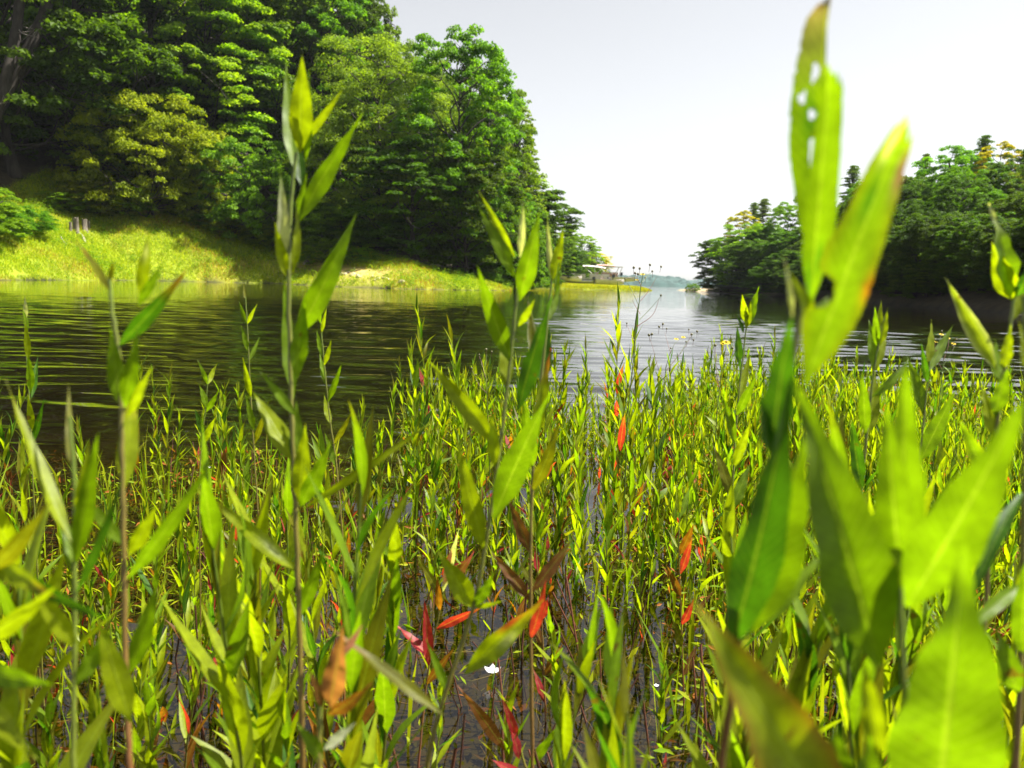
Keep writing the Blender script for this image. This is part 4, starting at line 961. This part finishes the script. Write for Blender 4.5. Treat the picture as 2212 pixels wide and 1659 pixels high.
hero('tall_weed', 'dark brown stem with drooping leaves crossing the right edge of the picture', PL, 0.5,
     [(2190, 1700), (2202, 1500), (2208, 1250), (2214, 1000), (2216, 800), (2212, 640)], 0.0030, [
    Lf(2210, 1260, 2060, 1370, 40, 'g', droop=.1), Lf(2206, 1420, 2222, 1180, 60, 'g'), Lf(2212, 1060, 2070, 1370, 40, 'd', arch=.1) , Lf(2200, 1500, 2150, 1350, 60, 'g'), Lf(2214, 800, 2200, 690, 30, 'y')], 1.0, 7)
hero('tall_weed', 'blurred dark red stemmed plant at the left, its top leaves against the grassy bank', PL, 0.52,
     [(282, 1690), (276, 1560), (270, 1400), (268, 1200), (264, 1000), (262, 880), (256, 760), (244, 680), (236, 600)], 0.0028, [
    Lf(236, 628, 160, 516, 24, 'o', tipcol='n'), Lf(236, 610, 246, 560, 14, 'o'), Lf(258, 745, 408, 578, 44, 'd', tipcol='n', arch=.06), Lf(302, 640, 322, 500, 34, 'y', z=.02, patch=[(.7, 0, .12, 'w')]), Lf(298, 660, 352, 566, 26, 'g', z=.02),
    Lf(262, 880, 238, 706, 48, 'g'), Lf(270, 880, 300, 704, 46, 'g'), Lf(266, 1060, 288, 818, 54, 'y', tipcol='n', arch=.02), Lf(276, 1250, 470, 975, 46, 'g', arch=.06), Lf(280, 1200, 340, 1090, 40, 'y'), Lf(268, 1180, 170, 1060, 34, 'g', z=.03),
    Lf(276, 1460, 340, 1250, 50, 'g', z=.02), Lf(282, 1560, 210, 1330, 70, 'y', z=-.02), Lf(276, 900, 330, 790, 30, 'y')], 1.0, 8)
hero('tall_weed', 'blurred pale green plant near the left edge, one leaf leaning far left over dark water', PL, 0.48,
     [(160, 1690), (160, 1500), (162, 1330), (162, 1180), (160, 1020), (150, 900)], 0.0024, [
    Lf(156, 1180, 10, 812, 46, 'y', tipcol='o', arch=-.03), Lf(150, 1010, 148, 824, 20, 'o'), Lf(162, 1220, 214, 926, 48, 'g'), Lf(162, 1100, 190, 950, 36, 'y'), Lf(160, 1240, 130, 1100, 36, 'g'), Lf(166, 1280, 272, 1010, 30, 'd', arch=.03),
    Lf(164, 1400, 60, 1250, 50, 'y'), Lf(166, 1480, 250, 1340, 50, 'g')], 0.2, 9)
hero('tall_weed', 'blurred plant at the lower left edge with a long dark leaf sloping down rightwards', PL, 0.42,
     [(-60, 1690), (-50, 1500), (-46, 1320), (-44, 1180)], 0.0026, [
    Lf(-40, 1190, 262, 1350, 40, 'd', arch=.06, roll=.5), Lf(-44, 1250, 110, 1080, 50, 'o'), Lf(-44, 1200, 120, 1290, 60, 'y', tipcol='n', roll=.2), Lf(-50, 1400, 130, 1260, 60, 'y'), Lf(-54, 1500, 80, 1640, 60, 'y'), Lf(-50, 1450, 120, 1480, 60, 'g')], 0.6, 10)
hero('reddened_weed', 'out-of-focus plant with drooping pinkish brown leaves at the bottom left of centre', PL, 0.50,
     [(690, 1700), (690, 1600), (692, 1530), (700, 1480)], 0.0034, [
    Lf(712, 1530, 742, 1345, 66, 'p', roll=.1, arch=.03), Lf(696, 1530, 664, 1440, 26, 'b', arch=.1), Lf(706, 1542, 808, 1470, 38, 'b', tipcol='n', arch=.12), Lf(738, 1420, 786, 1345, 20, 'p'), Lf(960, 1545, 706, 1350, 40, 'o', tipcol='p', arch=-.02, z=.01, dz=.0),
    Lf(700, 1620, 770, 1560, 30, 'w'), Lf(700, 1640, 640, 1560, 40, 'g')], 1.0, 11)
hero('tall_weed', 'narrow plant with two upright tip leaves, just left of the upright torn leaf', PL, 1.15,
     [(1575, 1250), (1585, 1000), (1596, 850), (1606, 760), (1614, 690)], 0.0022, [
    Lf(1612, 700, 1603, 634, 22, 'y'), Lf(1616, 705, 1640, 618, 24, 'g', arch=-.05), Lf(1612, 710, 1622, 646, 20, 'y'), Lf(1606, 720, 1590, 678, 10, 'd'), Lf(1597, 790, 1592, 700, 22, 'd'), Lf(1598, 860, 1620, 760, 22, 'y'), Lf(1590, 900, 1636, 806, 24, 'g'),
    Lf(1588, 960, 1560, 850, 24, 'g'), Lf(1584, 1010, 1622, 910, 28, 'y'), Lf(1580, 1080, 1540, 960, 28, 'o'), Lf(1580, 1100, 1620, 1000, 30, 'g')], 0.4, 12)
hero('tall_weed', 'bright green plant with a tuft of upright tip leaves right of the leaning torn leaf', PL, 0.95,
     [(1850, 1260), (1862, 1060), (1876, 900), (1888, 800), (1898, 740)], 0.0024, [
    Lf(1896, 745, 1904, 648, 26, 'y'), Lf(1900, 748, 1918, 664, 24, 'y'), Lf(1894, 750, 1890, 660, 20, 'g'), Lf(1886, 800, 1876, 688, 26, 'g'), Lf(1892, 800, 1912, 700, 22, 'y'), Lf(1870, 940, 1862, 800, 30, 'g'), Lf(1874, 940, 1890, 800, 36, 'y'),
    Lf(1880, 860, 1964, 762, 24, 'g', arch=.1, droop=.1), Lf(1862, 1060, 1840, 900, 36, 'd'), Lf(1856, 1150, 1800, 1040, 30, 'g', arch=.05), Lf(1856, 1160, 1880, 1050, 34, 'y')], 0.5, 13)
hero('tall_weed', 'slim green plant with spread tip leaves beside the dull yellow flowering weed', PL, 1.0,
     [(1960, 1250), (1976, 1080), (1992, 940), (2002, 840), (2008, 780)], 0.0022, [
    Lf(2004, 790, 2012, 690, 24, 'y'), Lf(2008, 800, 2060, 700, 26, 'g', arch=-.03), Lf(2004, 830, 1990, 740, 18, 'd'), Lf(1996, 900, 1960, 770, 28, 'g', arch=.05), Lf(1986, 1000, 2066, 840, 44, 'g', roll=.1), Lf(1980, 1060, 1960, 920, 30, 'y'), Lf(1976, 1120, 1930, 1020, 30, 'o')], 0.6, 14)
hero('tall_weed', 'thin plant with a small white tip alone in dark water near the left edge', PL, 1.4,
     [(70, 1010), (66, 900), (58, 780), (56, 690)], 0.0018, [
    Lf(56, 690, 54, 640, 12, 'w'), Lf(58, 720, 46, 660, 14, 'g'), Lf(62, 780, 54, 690, 16, 'y'), Lf(66, 850, 60, 760, 20, 'g'), Lf(68, 860, 82, 770, 18, 'd'), Lf(70, 930, 60, 850, 18, 'y'), Lf(70, 960, 96, 860, 16, 'd')], 0.3, 15)
hero('tall_weed', 'small plant with a curled tip in the dark water, right of the blurred red stem', PL, 1.5,
     [(430, 1050), (436, 960), (444, 880), (450, 810)], 0.0018, [
    Lf(448, 830, 426, 776, 12, 'g', arch=.2), Lf(450, 830, 470, 784, 14, 'y', arch=-.1), Lf(446, 880, 430, 830, 18, 'g'), Lf(446, 890, 474, 840, 16, 'g'), Lf(440, 940, 420, 880, 18, 'd'), Lf(438, 960, 466, 900, 18, 'y')], 0.5, 16)
hero('tall_weed', 'spindly olive plant left of the tallest one, its thin leaves over the dark ripples', PL, 1.35,
     [(560, 1150), (548, 960), (540, 820), (534, 700), (530, 640)], 0.0018, [
    Lf(530, 650, 526, 610, 8, 'o'), Lf(532, 700, 516, 650, 12, 'g'), Lf(534, 700, 556, 656, 12, 'y'), Lf(536, 760, 520, 700, 14, 'g'), Lf(538, 780, 562, 726, 12, 'g'), Lf(542, 860, 524, 770, 18, 'y'), Lf(548, 930, 530, 850, 18, 'g'), Lf(550, 960, 576, 880, 16, 'o')], 0.8, 17)
hero('tall_weed', 'leafy plant in the water right of the tallest one, against the almost black reflection', PL, 1.3,
     [(740, 1160), (726, 1000), (712, 900), (700, 780), (692, 690)], 0.002, [
    Lf(692, 700, 686, 640, 12, 'g'), Lf(694, 720, 706, 664, 12, 'y'), Lf(696, 770, 684, 710, 14, 'g'), Lf(700, 790, 716, 730, 14, 'y'), Lf(702, 830, 690, 760, 16, 'g'), Lf(708, 870, 740, 780, 18, 'g'), Lf(714, 920, 700, 850, 18, 'y'), Lf(720, 960, 764, 880, 16, 'o', arch=.05), Lf(726, 1010, 700, 930, 18, 'g')], 0.8, 18)
hero('reddened_weed', 'plant with upright bright red and orange leaves near the bottom, left of centre', PL, 1.30,
     [(905, 1640), (925, 1450), (948, 1330), (965, 1250)], 0.0022, [
    Lf(960, 1260, 978, 1180, 26, 'r'), Lf(964, 1262, 1025, 1190, 26, 'n', tipcol='r'), Lf(956, 1280, 992, 1140, 22, 'w'), Lf(950, 1320, 944, 1240, 20, 'n'), Lf(930, 1420, 850, 1345, 30, 'r', tipcol='r'), Lf(926, 1440, 916, 1290, 30, 'r'), Lf(940, 1360, 1046, 1310, 26, 'r', tipcol='b'),
    Lf(920, 1480, 985, 1395, 24, 'b'), Lf(960, 1300, 900, 1200, 22, 'o')], 1.0, 19)
hero('reddened_weed', 'maroon leaved plant at the bottom centre sloping down to the right', PL, 1.0,
     [(1140, 1690), (1130, 1640), (1118, 1600)], 0.0024, [
    Lf(1090, 1620, 988, 1480, 34, 'b', tipcol='p', arch=.04), Lf(1118, 1600, 1082, 1500, 26, 'r', tipcol='b'), Lf(1122, 1640, 1100, 1560, 26, 'r'), Lf(1140, 1660, 1210, 1560, 30, 'g'), Lf(1130, 1680, 1060, 1640, 30, 'r')], 1.0, 20)

hero('reddened_weed', 'weed with crimson lower leaves just right of the floating white blossom', PL, 1.45,
     [(1180, 1600), (1176, 1480), (1170, 1340), (1160, 1220), (1156, 1150)], 0.002, [
    Lf(1156, 1160, 1140, 1080, 20, 'y'), Lf(1158, 1170, 1184, 1090, 18, 'g'), Lf(1162, 1240, 1156, 1180, 16, 'r'), Lf(1166, 1290, 1120, 1210, 22, 'o'), Lf(1170, 1340, 1184, 1290, 20, 'r'), Lf(1172, 1400, 1150, 1330, 22, 'b', tipcol='r'),
    Lf(1176, 1460, 1216, 1390, 22, 'b'), Lf(1178, 1520, 1150, 1440, 20, 'r', tipcol='b')], 1.0, 21)
hero('reddened_weed', 'weed with rust and orange leaves left of the dark red stemmed torn plant', PL, 1.5,
     [(1478, 1560), (1474, 1420), (1470, 1300), (1466, 1180), (1468, 1100)], 0.002, [
    Lf(1468, 1110, 1460, 1040, 18, 'y'), Lf(1468, 1120, 1490, 1050, 18, 'g'), Lf(1468, 1200, 1500, 1130, 22, 'n'), Lf(1470, 1240, 1496, 1160, 22, 'r', tipcol='n'), Lf(1470, 1290, 1440, 1220, 22, 'b'), Lf(1472, 1350, 1500, 1290, 20, 'r'), Lf(1474, 1400, 1450, 1330, 20, 'o'), Lf(1476, 1460, 1506, 1390, 20, 'b')], 1.0, 22)
# ---- branching weeds with small buds and yellow flowers
def flower(mb, p, r, n_=8, col=(0.55, 0.42, 0.01), face=(0, -0.4, 1)):
    face = norm(np.array(face, float)); a_ = norm(np.cross(face, [0.3, 0.1, 1])); b_ = np.cross(face, a_)
    for q in range(n_):
        t_ = q / n_ * 6.283; d_ = a_ * math.cos(t_) + b_ * math.sin(t_); s_ = np.cross(face, d_)
        mb.add([p + d_ * r * .15, p + d_ * r * .6 + s_ * r * .22, p + d_ * r - face * r * .1, p + d_ * r * .6 - s_ * r * .22], [[0, 1, 2, 3]], col)
    blob(mb, p, (r * .25,) * 3, np.random.default_rng(1), (0.30, 0.20, 0.01), 0.1, 5, 7)
def bud_weed(label, D, stem, branches, buds, flowers, seed, r=0.0022):
    P = [at(x, y, D) for x, y in stem]; base = P[0].copy(); base[2] = hz(base[0], base[1]) - .02
    P = smooth_path([base] + P, 24); o = thing('branching_weed', label, PL, base)
    b = MB(); tube(b, P, np.linspace(r, r * .45, 24), 6, C=STEM_G * .8); b.build('stem', M_STEM, o, origin=base)
    rng = np.random.default_rng(seed)
    for br in branches:
        Q = smooth_path([at(x, y, D + .02 * k) for k, (x, y) in enumerate(br)], 9)
        b = MB(); tube(b, Q, np.linspace(r * .5, r * .22, 9), 5, C=STEM_B * 1.6 if rng.random() < .5 else STEM_G * .6); b.build('branch', M_STEM, o, origin=base)
    for x, y in buds:
        p = at(x, y, D + .03); b = MB(); s = rng.uniform(2.0, 3.4) / F_PX * D
        blob(b, p, (s * .9, s * .9, s), rng, (0.10, 0.09, 0.03), .3, 5, 7)
        q = p - np.array([0, 0, s * 5]); 
        tube(b, [q + rng.normal(0, .0015, 3), p], .0005, 4, C=STEM_B); b.build('bud', M_STEM, o, origin=base)
    for x, y, s in flowers:
        b = MB(); flower(b, at(x, y, D + .01), s / F_PX * D); b.build('flower', M_PETAL, o, origin=base)
    return o
M_PETAL = leaf_material('petal', trans=0.35, tcol=(1.2, 1.2, 1.2), rough=0.6, spec=0.2)
bud_weed('tall bare branching weed with tiny dark buds before the bright open water', 2.3, [(1352, 1000), (1356, 900), (1368, 780), (1374, 700), (1380, 660), (1384, 620), (1390, 590)],
         [[(1382, 690), (1400, 672), (1428, 640)], [(1383, 678), (1372, 660), (1366, 648)], [(1380, 660), (1366, 630), (1352, 606)], [(1384, 650), (1400, 630), (1418, 600)], [(1388, 610), (1398, 596), (1408, 588)], [(1372, 740), (1362, 720), (1354, 700)], [(1386, 620), (1376, 600), (1370, 590)], [(1376, 705), (1410, 680), (1424, 645)]],
         [(1369, 578), (1382, 580), (1404, 572), (1428, 576), (1350, 602), (1409, 586), (1372, 590), (1354, 698), (1428, 638), (1394, 600), (1378, 592)], [(1388, 592, 7), (1376, 604, 5)], 31)
bud_weed('forked branching weed with tiny yellow flowers, right of the tall bare one', 2.4, [(1432, 930), (1434, 860), (1438, 800), (1448, 760)],
         [[(1434, 820), (1420, 790), (1410, 750), (1402, 726)], [(1448, 765), (1458, 742), (1474, 730)], [(1440, 800), (1464, 770), (1486, 740), (1492, 720)], [(1448, 762), (1442, 740), (1436, 718)], [(1470, 764), (1480, 745), (1500, 718)]],
         [(1402, 724), (1408, 722), (1424, 706), (1432, 700), (1440, 710), (1506, 716), (1494, 722), (1488, 712), (1498, 734), (1482, 738), (1449, 752)], [(1461, 732, 6), (1476, 728, 6)], 32, .0016)
bud_weed('small weed with one open yellow flower over the ripples, left of the torn leaf', 2.2, [(1545, 950), (1552, 860), (1562, 790), (1568, 748)],
         [[(1554, 840), (1548, 800), (1545, 752)], [(1562, 790), (1574, 770), (1580, 756)]], [(1545, 746), (1582, 752)], [(1569, 739, 11), (1562, 742, 7)], 33, .0016)
bud_weed('dull yellow flowering weed low over the dark water near the right edge', 2.6, [(2030, 860), (2036, 800), (2040, 760)],
         [[(2036, 800), (2022, 770), (2020, 740)], [(2038, 790), (2056, 760), (2066, 740)], [(2038, 780), (2048, 750), (2050, 730)], [(2040, 770), (2030, 740), (2034, 722)]],
         [(2020, 734), (2034, 716), (2050, 724), (2066, 734), (2044, 738), (2026, 746), (2058, 748)], [(2034, 722, 6), (2048, 730, 6), (2060, 742, 6), (2022, 738, 5)], 34, .0016)
bud_weed('thin weed with round pale buds just left of the central plant', 2.4, [(1058, 1000), (1054, 900), (1050, 820), (1046, 780)],
         [[(1052, 850), (1034, 830), (1020, 800)], [(1050, 820), (1042, 790), (1036, 770)], [(1052, 840), (1072, 820), (1092, 800)], [(1048, 790), (1052, 765)]],
         [(1035, 766), (1019, 796), (1050, 755), (1062, 760), (1094, 797), (1028, 810)], [], 35, .0018)

# ---- the bed of plants: prototypes, then copies
def weed_proto(seed, h, n_, parts, redlow=0.5, wide=1.1, lh=0.1):
    """one leafy stem, base at the origin; parts: every leaf its own object"""
    rng = np.random.default_rng(seed)
    k = np.linspace(0, 1, 7); bend = rng.normal(0, .05, 2) * h
    P = np.stack([bend[0] * k ** 2 + .01 * h * np.sin(k * 6 + seed), bend[1] * k ** 2, k * h], 1)
    sb = MB(); mixk = np.clip(1.15 - k * 1.3, 0, 1)[:, None] * rng.uniform(.5, 1)
    tube(sb, P, .0023 * (1.1 - .75 * k) * wide, 5, C=STEM_G * (1 - mixk) + STEM_B * 1.3 * mixk, cap=False)
    leaves = []
    ph = rng.uniform(0, 6.28)
    for q in range(n_):
        f = 0.26 + 0.72 * (q / (n_ - 1)) ** 0.85; ph += 2.4 + rng.normal(0, .25)
        p = np.array([np.interp(f, k, P[:, 0]), np.interp(f, k, P[:, 1]), f * h])
        el = RAD(rng.normal(50 + 26 * f, 10)); L = lh * (1.15 - .5 * f ** 3) * rng.uniform(.75, 1.2) * (0.75 if f < .35 else 1)
        d_ = np.array([math.cos(ph) * math.cos(el), math.sin(ph) * math.cos(el), math.sin(el)])
        up = np.array([-math.cos(ph) * math.sin(el), -math.sin(ph) * math.sin(el), math.cos(el)])
        rr = rng.random()
        low = f < .52 and rng.random() < redlow
        c = (['r', 'n', 'b', 'o', 'o', 'b', 'y', 'n'][rng.integers(8)] if low else ('y' if rr < .42 else 'g' if rr < .8 else 'd' if rr < .9 else 'o'))
        m_ = MB(); leaf(m_, p, p + d_ * L, L * (rng.uniform(.10, .14) if seed % 2 else rng.uniform(.13, .19)) * wide, up, arch=rng.uniform(-.03, .10), fold=rng.uniform(.1, .5), ns=7, nc=2, col=c, tipcol='o' if rng.random() < .15 else None, seed=seed * 50 + q,
                        droop=rng.uniform(0, .35) * (1 - f), twist=rng.normal(0, .5), wave=.02)
        leaves.append(m_)
    if parts: return sb.mesh('stem', M_STEM), [m_.mesh('leaf', M_LEAF) for m_ in leaves]
    allb = MB()
    for m_ in leaves + [sb]:
        allb.add(m_.V[0], m_.F[4][0], m_.C[0], m_.U[0])
    return allb

def bed_label(px, d_, above, red, tl):
    look = ['all green', 'partly yellowed', 'red footed'][red]
    size = 'short' if above < .24 else 'medium' if above < .33 else 'tall'
    for lim, t_ in ((130, 'by the left edge'), (300, 'around the blurred dark red stem'), (480, 'right of the blurred dark red stem'), (640, 'left of the tallest plant'), (800, 'right of the tallest plant'), (950, 'left of the central plant'),
                    (1120, 'around the central plant'), (1300, 'right of the central plant'), (1450, 'under the bare branching weed'), (1600, 'left of the torn leaved plant'), (1760, 'behind the torn leaved plant'),
                    (1950, 'behind the broadest leaves'), (2100, 'under the slim plant near the right edge'), (99999, 'by the right edge')):
        if px < lim: break
    row = 'front' if d_ < 1.5 else 'second' if d_ < 2.4 else 'third' if d_ < 3.4 else 'back'
    ln = 'left leaning ' if tl < -.05 else 'right leaning ' if tl > .05 else ''
    return ln + '%s %s weed %s, %s row' % (size, look, t_, row), 'weeds ' + t_
rng = np.random.default_rng(404)
protoP = [weed_proto(700 + q, rng.uniform(.50, .62), int(rng.integers(19, 25)), True, redlow=[.25, .55, .9][q % 3]) for q in range(12)]
protoS = [weed_proto(800 + q, rng.uniform(.46, .6), 21, False, redlow=[.2, .5, .85][q % 3]) for q in range(12)]
protoSm = [b.mesh('weed', M_LEAF) for b in protoS]
def bed_density(x, y):
    az = x / y; d_ = math.hypot(x, y)
    nz = float(fbm(np.array([x * 1.5]), np.array([y * 1.5]), 71)[0])
    if az < -0.14: far, dn = 3.2 + 0.6 * (az < -.3), (66 if d_ < 1.9 else 26 if nz > .47 else 4)
    elif az < 0.22: far, dn = 4.5, (62 if nz > .42 or az > .1 else 34)
    else: far, dn = 6.2, 90
    if d_ > far: dn *= 0.10 if d_ < far + 0.7 else 0
    if d_ < 1.7 and -.16 < az < .30: dn *= .42
    if d_ < 0.85: dn *= 0.8
    return dn
cand = []
for q in range(34000):
    x, y = rng.uniform(-4.6, 5.2), rng.uniform(.45, 6.4)
    if abs(x / y) > .74: continue
    if rng.uniform(0, 1) > bed_density(x, y) / 585.0: continue
    cand.append((math.hypot(x, y), x, y))
cand.sort()
print('bed plants', len(cand))
nP, nS = 120, 172
far_mb = MB(); nfar = 0
first = {}
for q, (d_, x, y) in enumerate(cand):
    az = x / y; zn = 'l' if az < -0.14 else 'c' if az < 0.22 else 'r'
    z0 = hz(x, y) - .01; depth = -z0
    above = {'l': rng.uniform(.18, .36), 'c': rng.uniform(.20, .42), 'r': rng.uniform(.20, .40)}[zn]
    if rng.random() < .13: above *= 1.4
    if d_ < 1.3:                                                   # close plants stay below the sight line to the open water
        pxn = CX + F_PX * x / y; lo_ = 1060 if pxn < 860 else 1400 if pxn < 1480 else 1080
        above = max(.12, .8 - y * (rng.uniform(lo_, 1620) - 600) / F_PX)
    if zn == 'r' and d_ > 3.5: above *= .8
    if d_ > 3.0: above *= rng.uniform(.72, 1.15)
    hh = above + depth; rz = rng.uniform(0, 6.28)
    tilt = rng.normal(0, .07, 2)
    pxb = float(project(np.array([x, y, .1]))[0][0])
    if q < nP:
        ki = int(rng.integers(len(protoP))); sm, lms = protoP[ki]; src_h = max(v.co.z for v in sm.vertices)
        lb, gp = bed_label(pxb, d_, above, ki % 3, tilt[1]); o = thing('water_weed', lb, PL, (x, y, z0), gp, rz)
        o.rotation_euler = (tilt[0], tilt[1], rz); s = hh / src_h; o.scale = (max(s, .8), max(s, .8), s)
        link('stem', sm, o)
        for lm in lms: link('leaf', lm, o)
    elif q < nP + nS:
        k = rng.integers(len(protoSm)); o = link('water_weed', protoSm[k]); s = hh / .53
        o.location = (x, y, z0); o.rotation_euler = (tilt[0], tilt[1], rz); o.scale = (max(s, .8), max(s, .8), s)
        lb, gp = bed_label(pxb, d_, above, int(k) % 3, tilt[1]); tag(o, lb, PL, gp)
    else:
        b = protoS[rng.integers(len(protoS))]; s = hh / .53; sxy = max(s, .8)
        ca, sa = math.cos(rz), math.sin(rz); R = np.array([[ca, -sa, 0], [sa, ca, 0], [0, 0, 1]])
        for V, C, U, F in zip(b.V, b.C, b.U, b.F[4]):
            pass
        V = np.concatenate(b.V) * np.array([sxy, sxy, s]); V[:, 0] += tilt[1] * V[:, 2]; V[:, 1] -= tilt[0] * V[:, 2]
        far_mb.add(V @ R.T + np.array([x, y, z0]), np.concatenate(b.F[4]), np.concatenate(b.C), np.concatenate(b.U)); nfar += 1
print('far stuff plants', nfar)
if nfar: tag(far_mb.build('weed_bed', M_LEAF), kind='stuff')

# ---- low creeping growth at the water surface, drowned stalks and litter
rng = np.random.default_rng(505)
def mini_leaves(n_, x, y, z, size, C, tilt=.6, wd=.3):
    P = np.stack([x, y, z], 1)
    nr = norm(np.array([0, 0, 1.0]) + rng.normal(0, tilt, (n_, 3))); ax = norm(np.cross(nr, rng.normal(size=(n_, 3)))); s_ = np.cross(nr, ax); L = size[:, None]
    V = np.stack([P, P + ax * L * .45 + s_ * L * wd * .5 + nr * L * .05, P + ax * L, P + ax * L * .45 - s_ * L * wd * .5 + nr * L * .05], 1)
    return V.reshape(-1, 3), np.arange(n_ * 4).reshape(-1, 4), np.repeat(C[:, None], 4, 1).reshape(-1, 3)
def scatter(n_, thr, far=6.0):
    x = rng.uniform(-4.6, 5.2, n_); y = rng.uniform(.4, far, n_)
    az = x / y; d_ = np.hypot(x, y)
    dens = np.where(az < -.14, .5, np.where(az < .22, .6, 1.0)) * (d_ < np.where(az < -.14, 3.4, np.where(az < .22, 4.4, 6.2)))
    dens *= np.clip((fbm(x * 2.2, y * 2.2, 91) - thr) * 8, 0, 1) * np.where((d_ < 1.9) & (az > -.14) & (az < .3), .45, 1) + np.where(az > .22, .4, 0)
    k = (np.abs(az) < .74) & (rng.uniform(0, 1, n_) < dens)
    return x[k], y[k]
mb = MB()
x, y = scatter(80000, .43)
x = np.repeat(x, 2) + rng.normal(0, .02, len(x) * 2); y = np.repeat(y, 2) + rng.normal(0, .02, len(y) * 2)
zt = rng.uniform(0, 1, len(x)) ** 1.5 * np.where(x / y > .22, .16, .09) + .004
t_ = rng.uniform(0, 1, (len(x), 1)); C = np.array([.11, .20, .004]) * (1 - t_) + np.array([.28, .30, .006]) * t_
rd = rng.uniform(0, 1, len(x)) < .16; C[rd] = np.array([.28, .10, .02])
mb.add(*mini_leaves(len(x), x, y, zt, rng.uniform(.012, .038, len(x)), C))
print('mini leaves', len(x))
tag(mb.build('creeping_water_weed', M_GRASS, smooth=False), kind='stuff')
mb = MB()
x, y = scatter(24000, .38, 5.0)                                    # thin upright grassy shoots
n_ = len(x); hgt = rng.uniform(.08, .26, n_); z0 = -0.02 * np.ones(n_)
a = rng.uniform(0, 6.28, n_); P = np.stack([x, y, z0], 1); ln = rng.normal(0, .22, (n_, 2)) * hgt[:, None]; s_ = np.stack([np.cos(a), np.sin(a), 0 * a], 1) * rng.uniform(.002, .0045, n_)[:, None]
mid = P + np.stack([ln[:, 0] * .35, ln[:, 1] * .35, hgt * .6], 1); tip = P + np.stack([ln[:, 0], ln[:, 1], hgt], 1)
t_ = rng.uniform(0, 1, (n_, 1)); C = np.array([.09, .19, .004]) * (1 - t_) + np.array([.24, .27, .006]) * t_
mb.add(np.stack([P - s_ * .5, P + s_ * .5, mid + s_, mid - s_], 1).reshape(-1, 3), np.arange(n_ * 4).reshape(-1, 4), np.repeat(C[:, None], 4, 1).reshape(-1, 3))
mb.add(np.stack([mid - s_, mid + s_, tip], 1).reshape(-1, 3), np.arange(n_ * 3).reshape(-1, 3), np.repeat(C[:, None], 3, 1).reshape(-1, 3))
tag(mb.build('grassy_shoots', M_GRASS, smooth=False), kind='stuff')
mb = MB()
for q in range(300):                                               # dark bare stalks rising through the water
    y_ = rng.uniform(.9, 3.6); x_ = rng.uniform(-.45, .5) * y_; zb = hz(x_, y_) - .01; h_ = rng.uniform(.12, .34)
    P = np.array([[x_, y_, zb], [x_ + rng.normal(0, .012), y_ + rng.normal(0, .012), zb + h_ * .5], [x_ + rng.normal(0, .03), y_ + rng.normal(0, .03), zb + h_]])
    tube(mb, P, rng.uniform(.0012, .0022), 4, C=STEM_B * rng.uniform(.5, 1.6), cap=False)
tag(mb.build('dead_stalks', M_STEM), kind='stuff')
mb = MB()
for q in range(1500):                                              # drowned strands and twigs on the bed
    y_ = rng.uniform(.8, 4.2); x_ = rng.uniform(-.7, .7) * y_; zb = hz(x_, y_) + rng.uniform(.004, .05); a_ = rng.uniform(0, 6.28); L = rng.uniform(.04, .22)
    d_ = np.array([math.cos(a_), math.sin(a_), rng.normal(0, .08)]) * L; pm = np.array([x_, y_, zb])
    c = np.array([[.26, .17, .06], [.16, .15, .03], [.10, .05, .02], [.30, .24, .10]][rng.integers(4)])
    tube(mb, smooth_path([pm, pm + d_ * .5 + rng.normal(0, .02, 3) * [1, 1, .3], pm + d_], 5), rng.uniform(.0008, .0022), 3, C=c, cap=False)
tag(mb.build('drowned_stalks', M_STEM), kind='stuff')
mb = MB(); n_ = 9000; y = rng.uniform(.7, 4.4, n_); x = rng.uniform(-.74, .74, n_) * y
Z = height(x, y)[0] + .008
C = np.array([[.20, .12, .04], [.13, .13, .02], [.28, .10, .03], [.09, .06, .02]])[rng.integers(0, 4, n_)]
mb.add(*mini_leaves(n_, x, y, Z + rng.uniform(0, .03, n_), rng.uniform(.015, .05, n_), C, .35))
tag(mb.build('leaf_litter', M_GRASS, smooth=False), kind='stuff')

# ---- pale blossoms and leaves afloat
def petal_bloom(px, py, s, label, z=.03, name='white_flower'):
    p = ground_at(px, py, z); D = p @ _f; r = s / F_PX * D; b = MB()
    root = np.array([p[0], p[1], hz(p[0], p[1])]); o = thing(name, label, 'flower', root)
    tube(b, [root, root * .5 + p * .5 + [.004, 0, 0], p], .0007, 4, C=STEM_G); b.build('stem', M_STEM, o, origin=root)
    for q in range(5):
        t_ = q * 1.2566 + .3; d_ = np.array([math.cos(t_), math.sin(t_), .45]); b = MB()
        leaf(b, p, p + d_ * r, r * .9, np.array([0, 0, 1.0]), arch=-.05, fold=.15, ns=5, nc=4, col='w', cut=.96); 
        b.C = [np.full_like(c, .82) for c in b.C]; b.build('petal', M_PETAL, o, origin=root)
petal_bloom(1064, 1452, 22, 'largest white blossom, floating low near the bottom centre', .02)
petal_bloom(620, 1305, 13, 'small white blossom left of the pinkish brown leaves', .05)
petal_bloom(520, 1645, 9, 'tiny white and pink blossom at the bottom edge on the left', .05)
petal_bloom(1418, 1482, 7, 'tiny white blossom right of the red leaves near the bottom', .03)
petal_bloom(448, 1012, 9, 'small pale blossom among the leaves below the left plants', .12)
petal_bloom(1658, 1483, 7, 'tiny white blossom below the large torn leaved plant', .04)
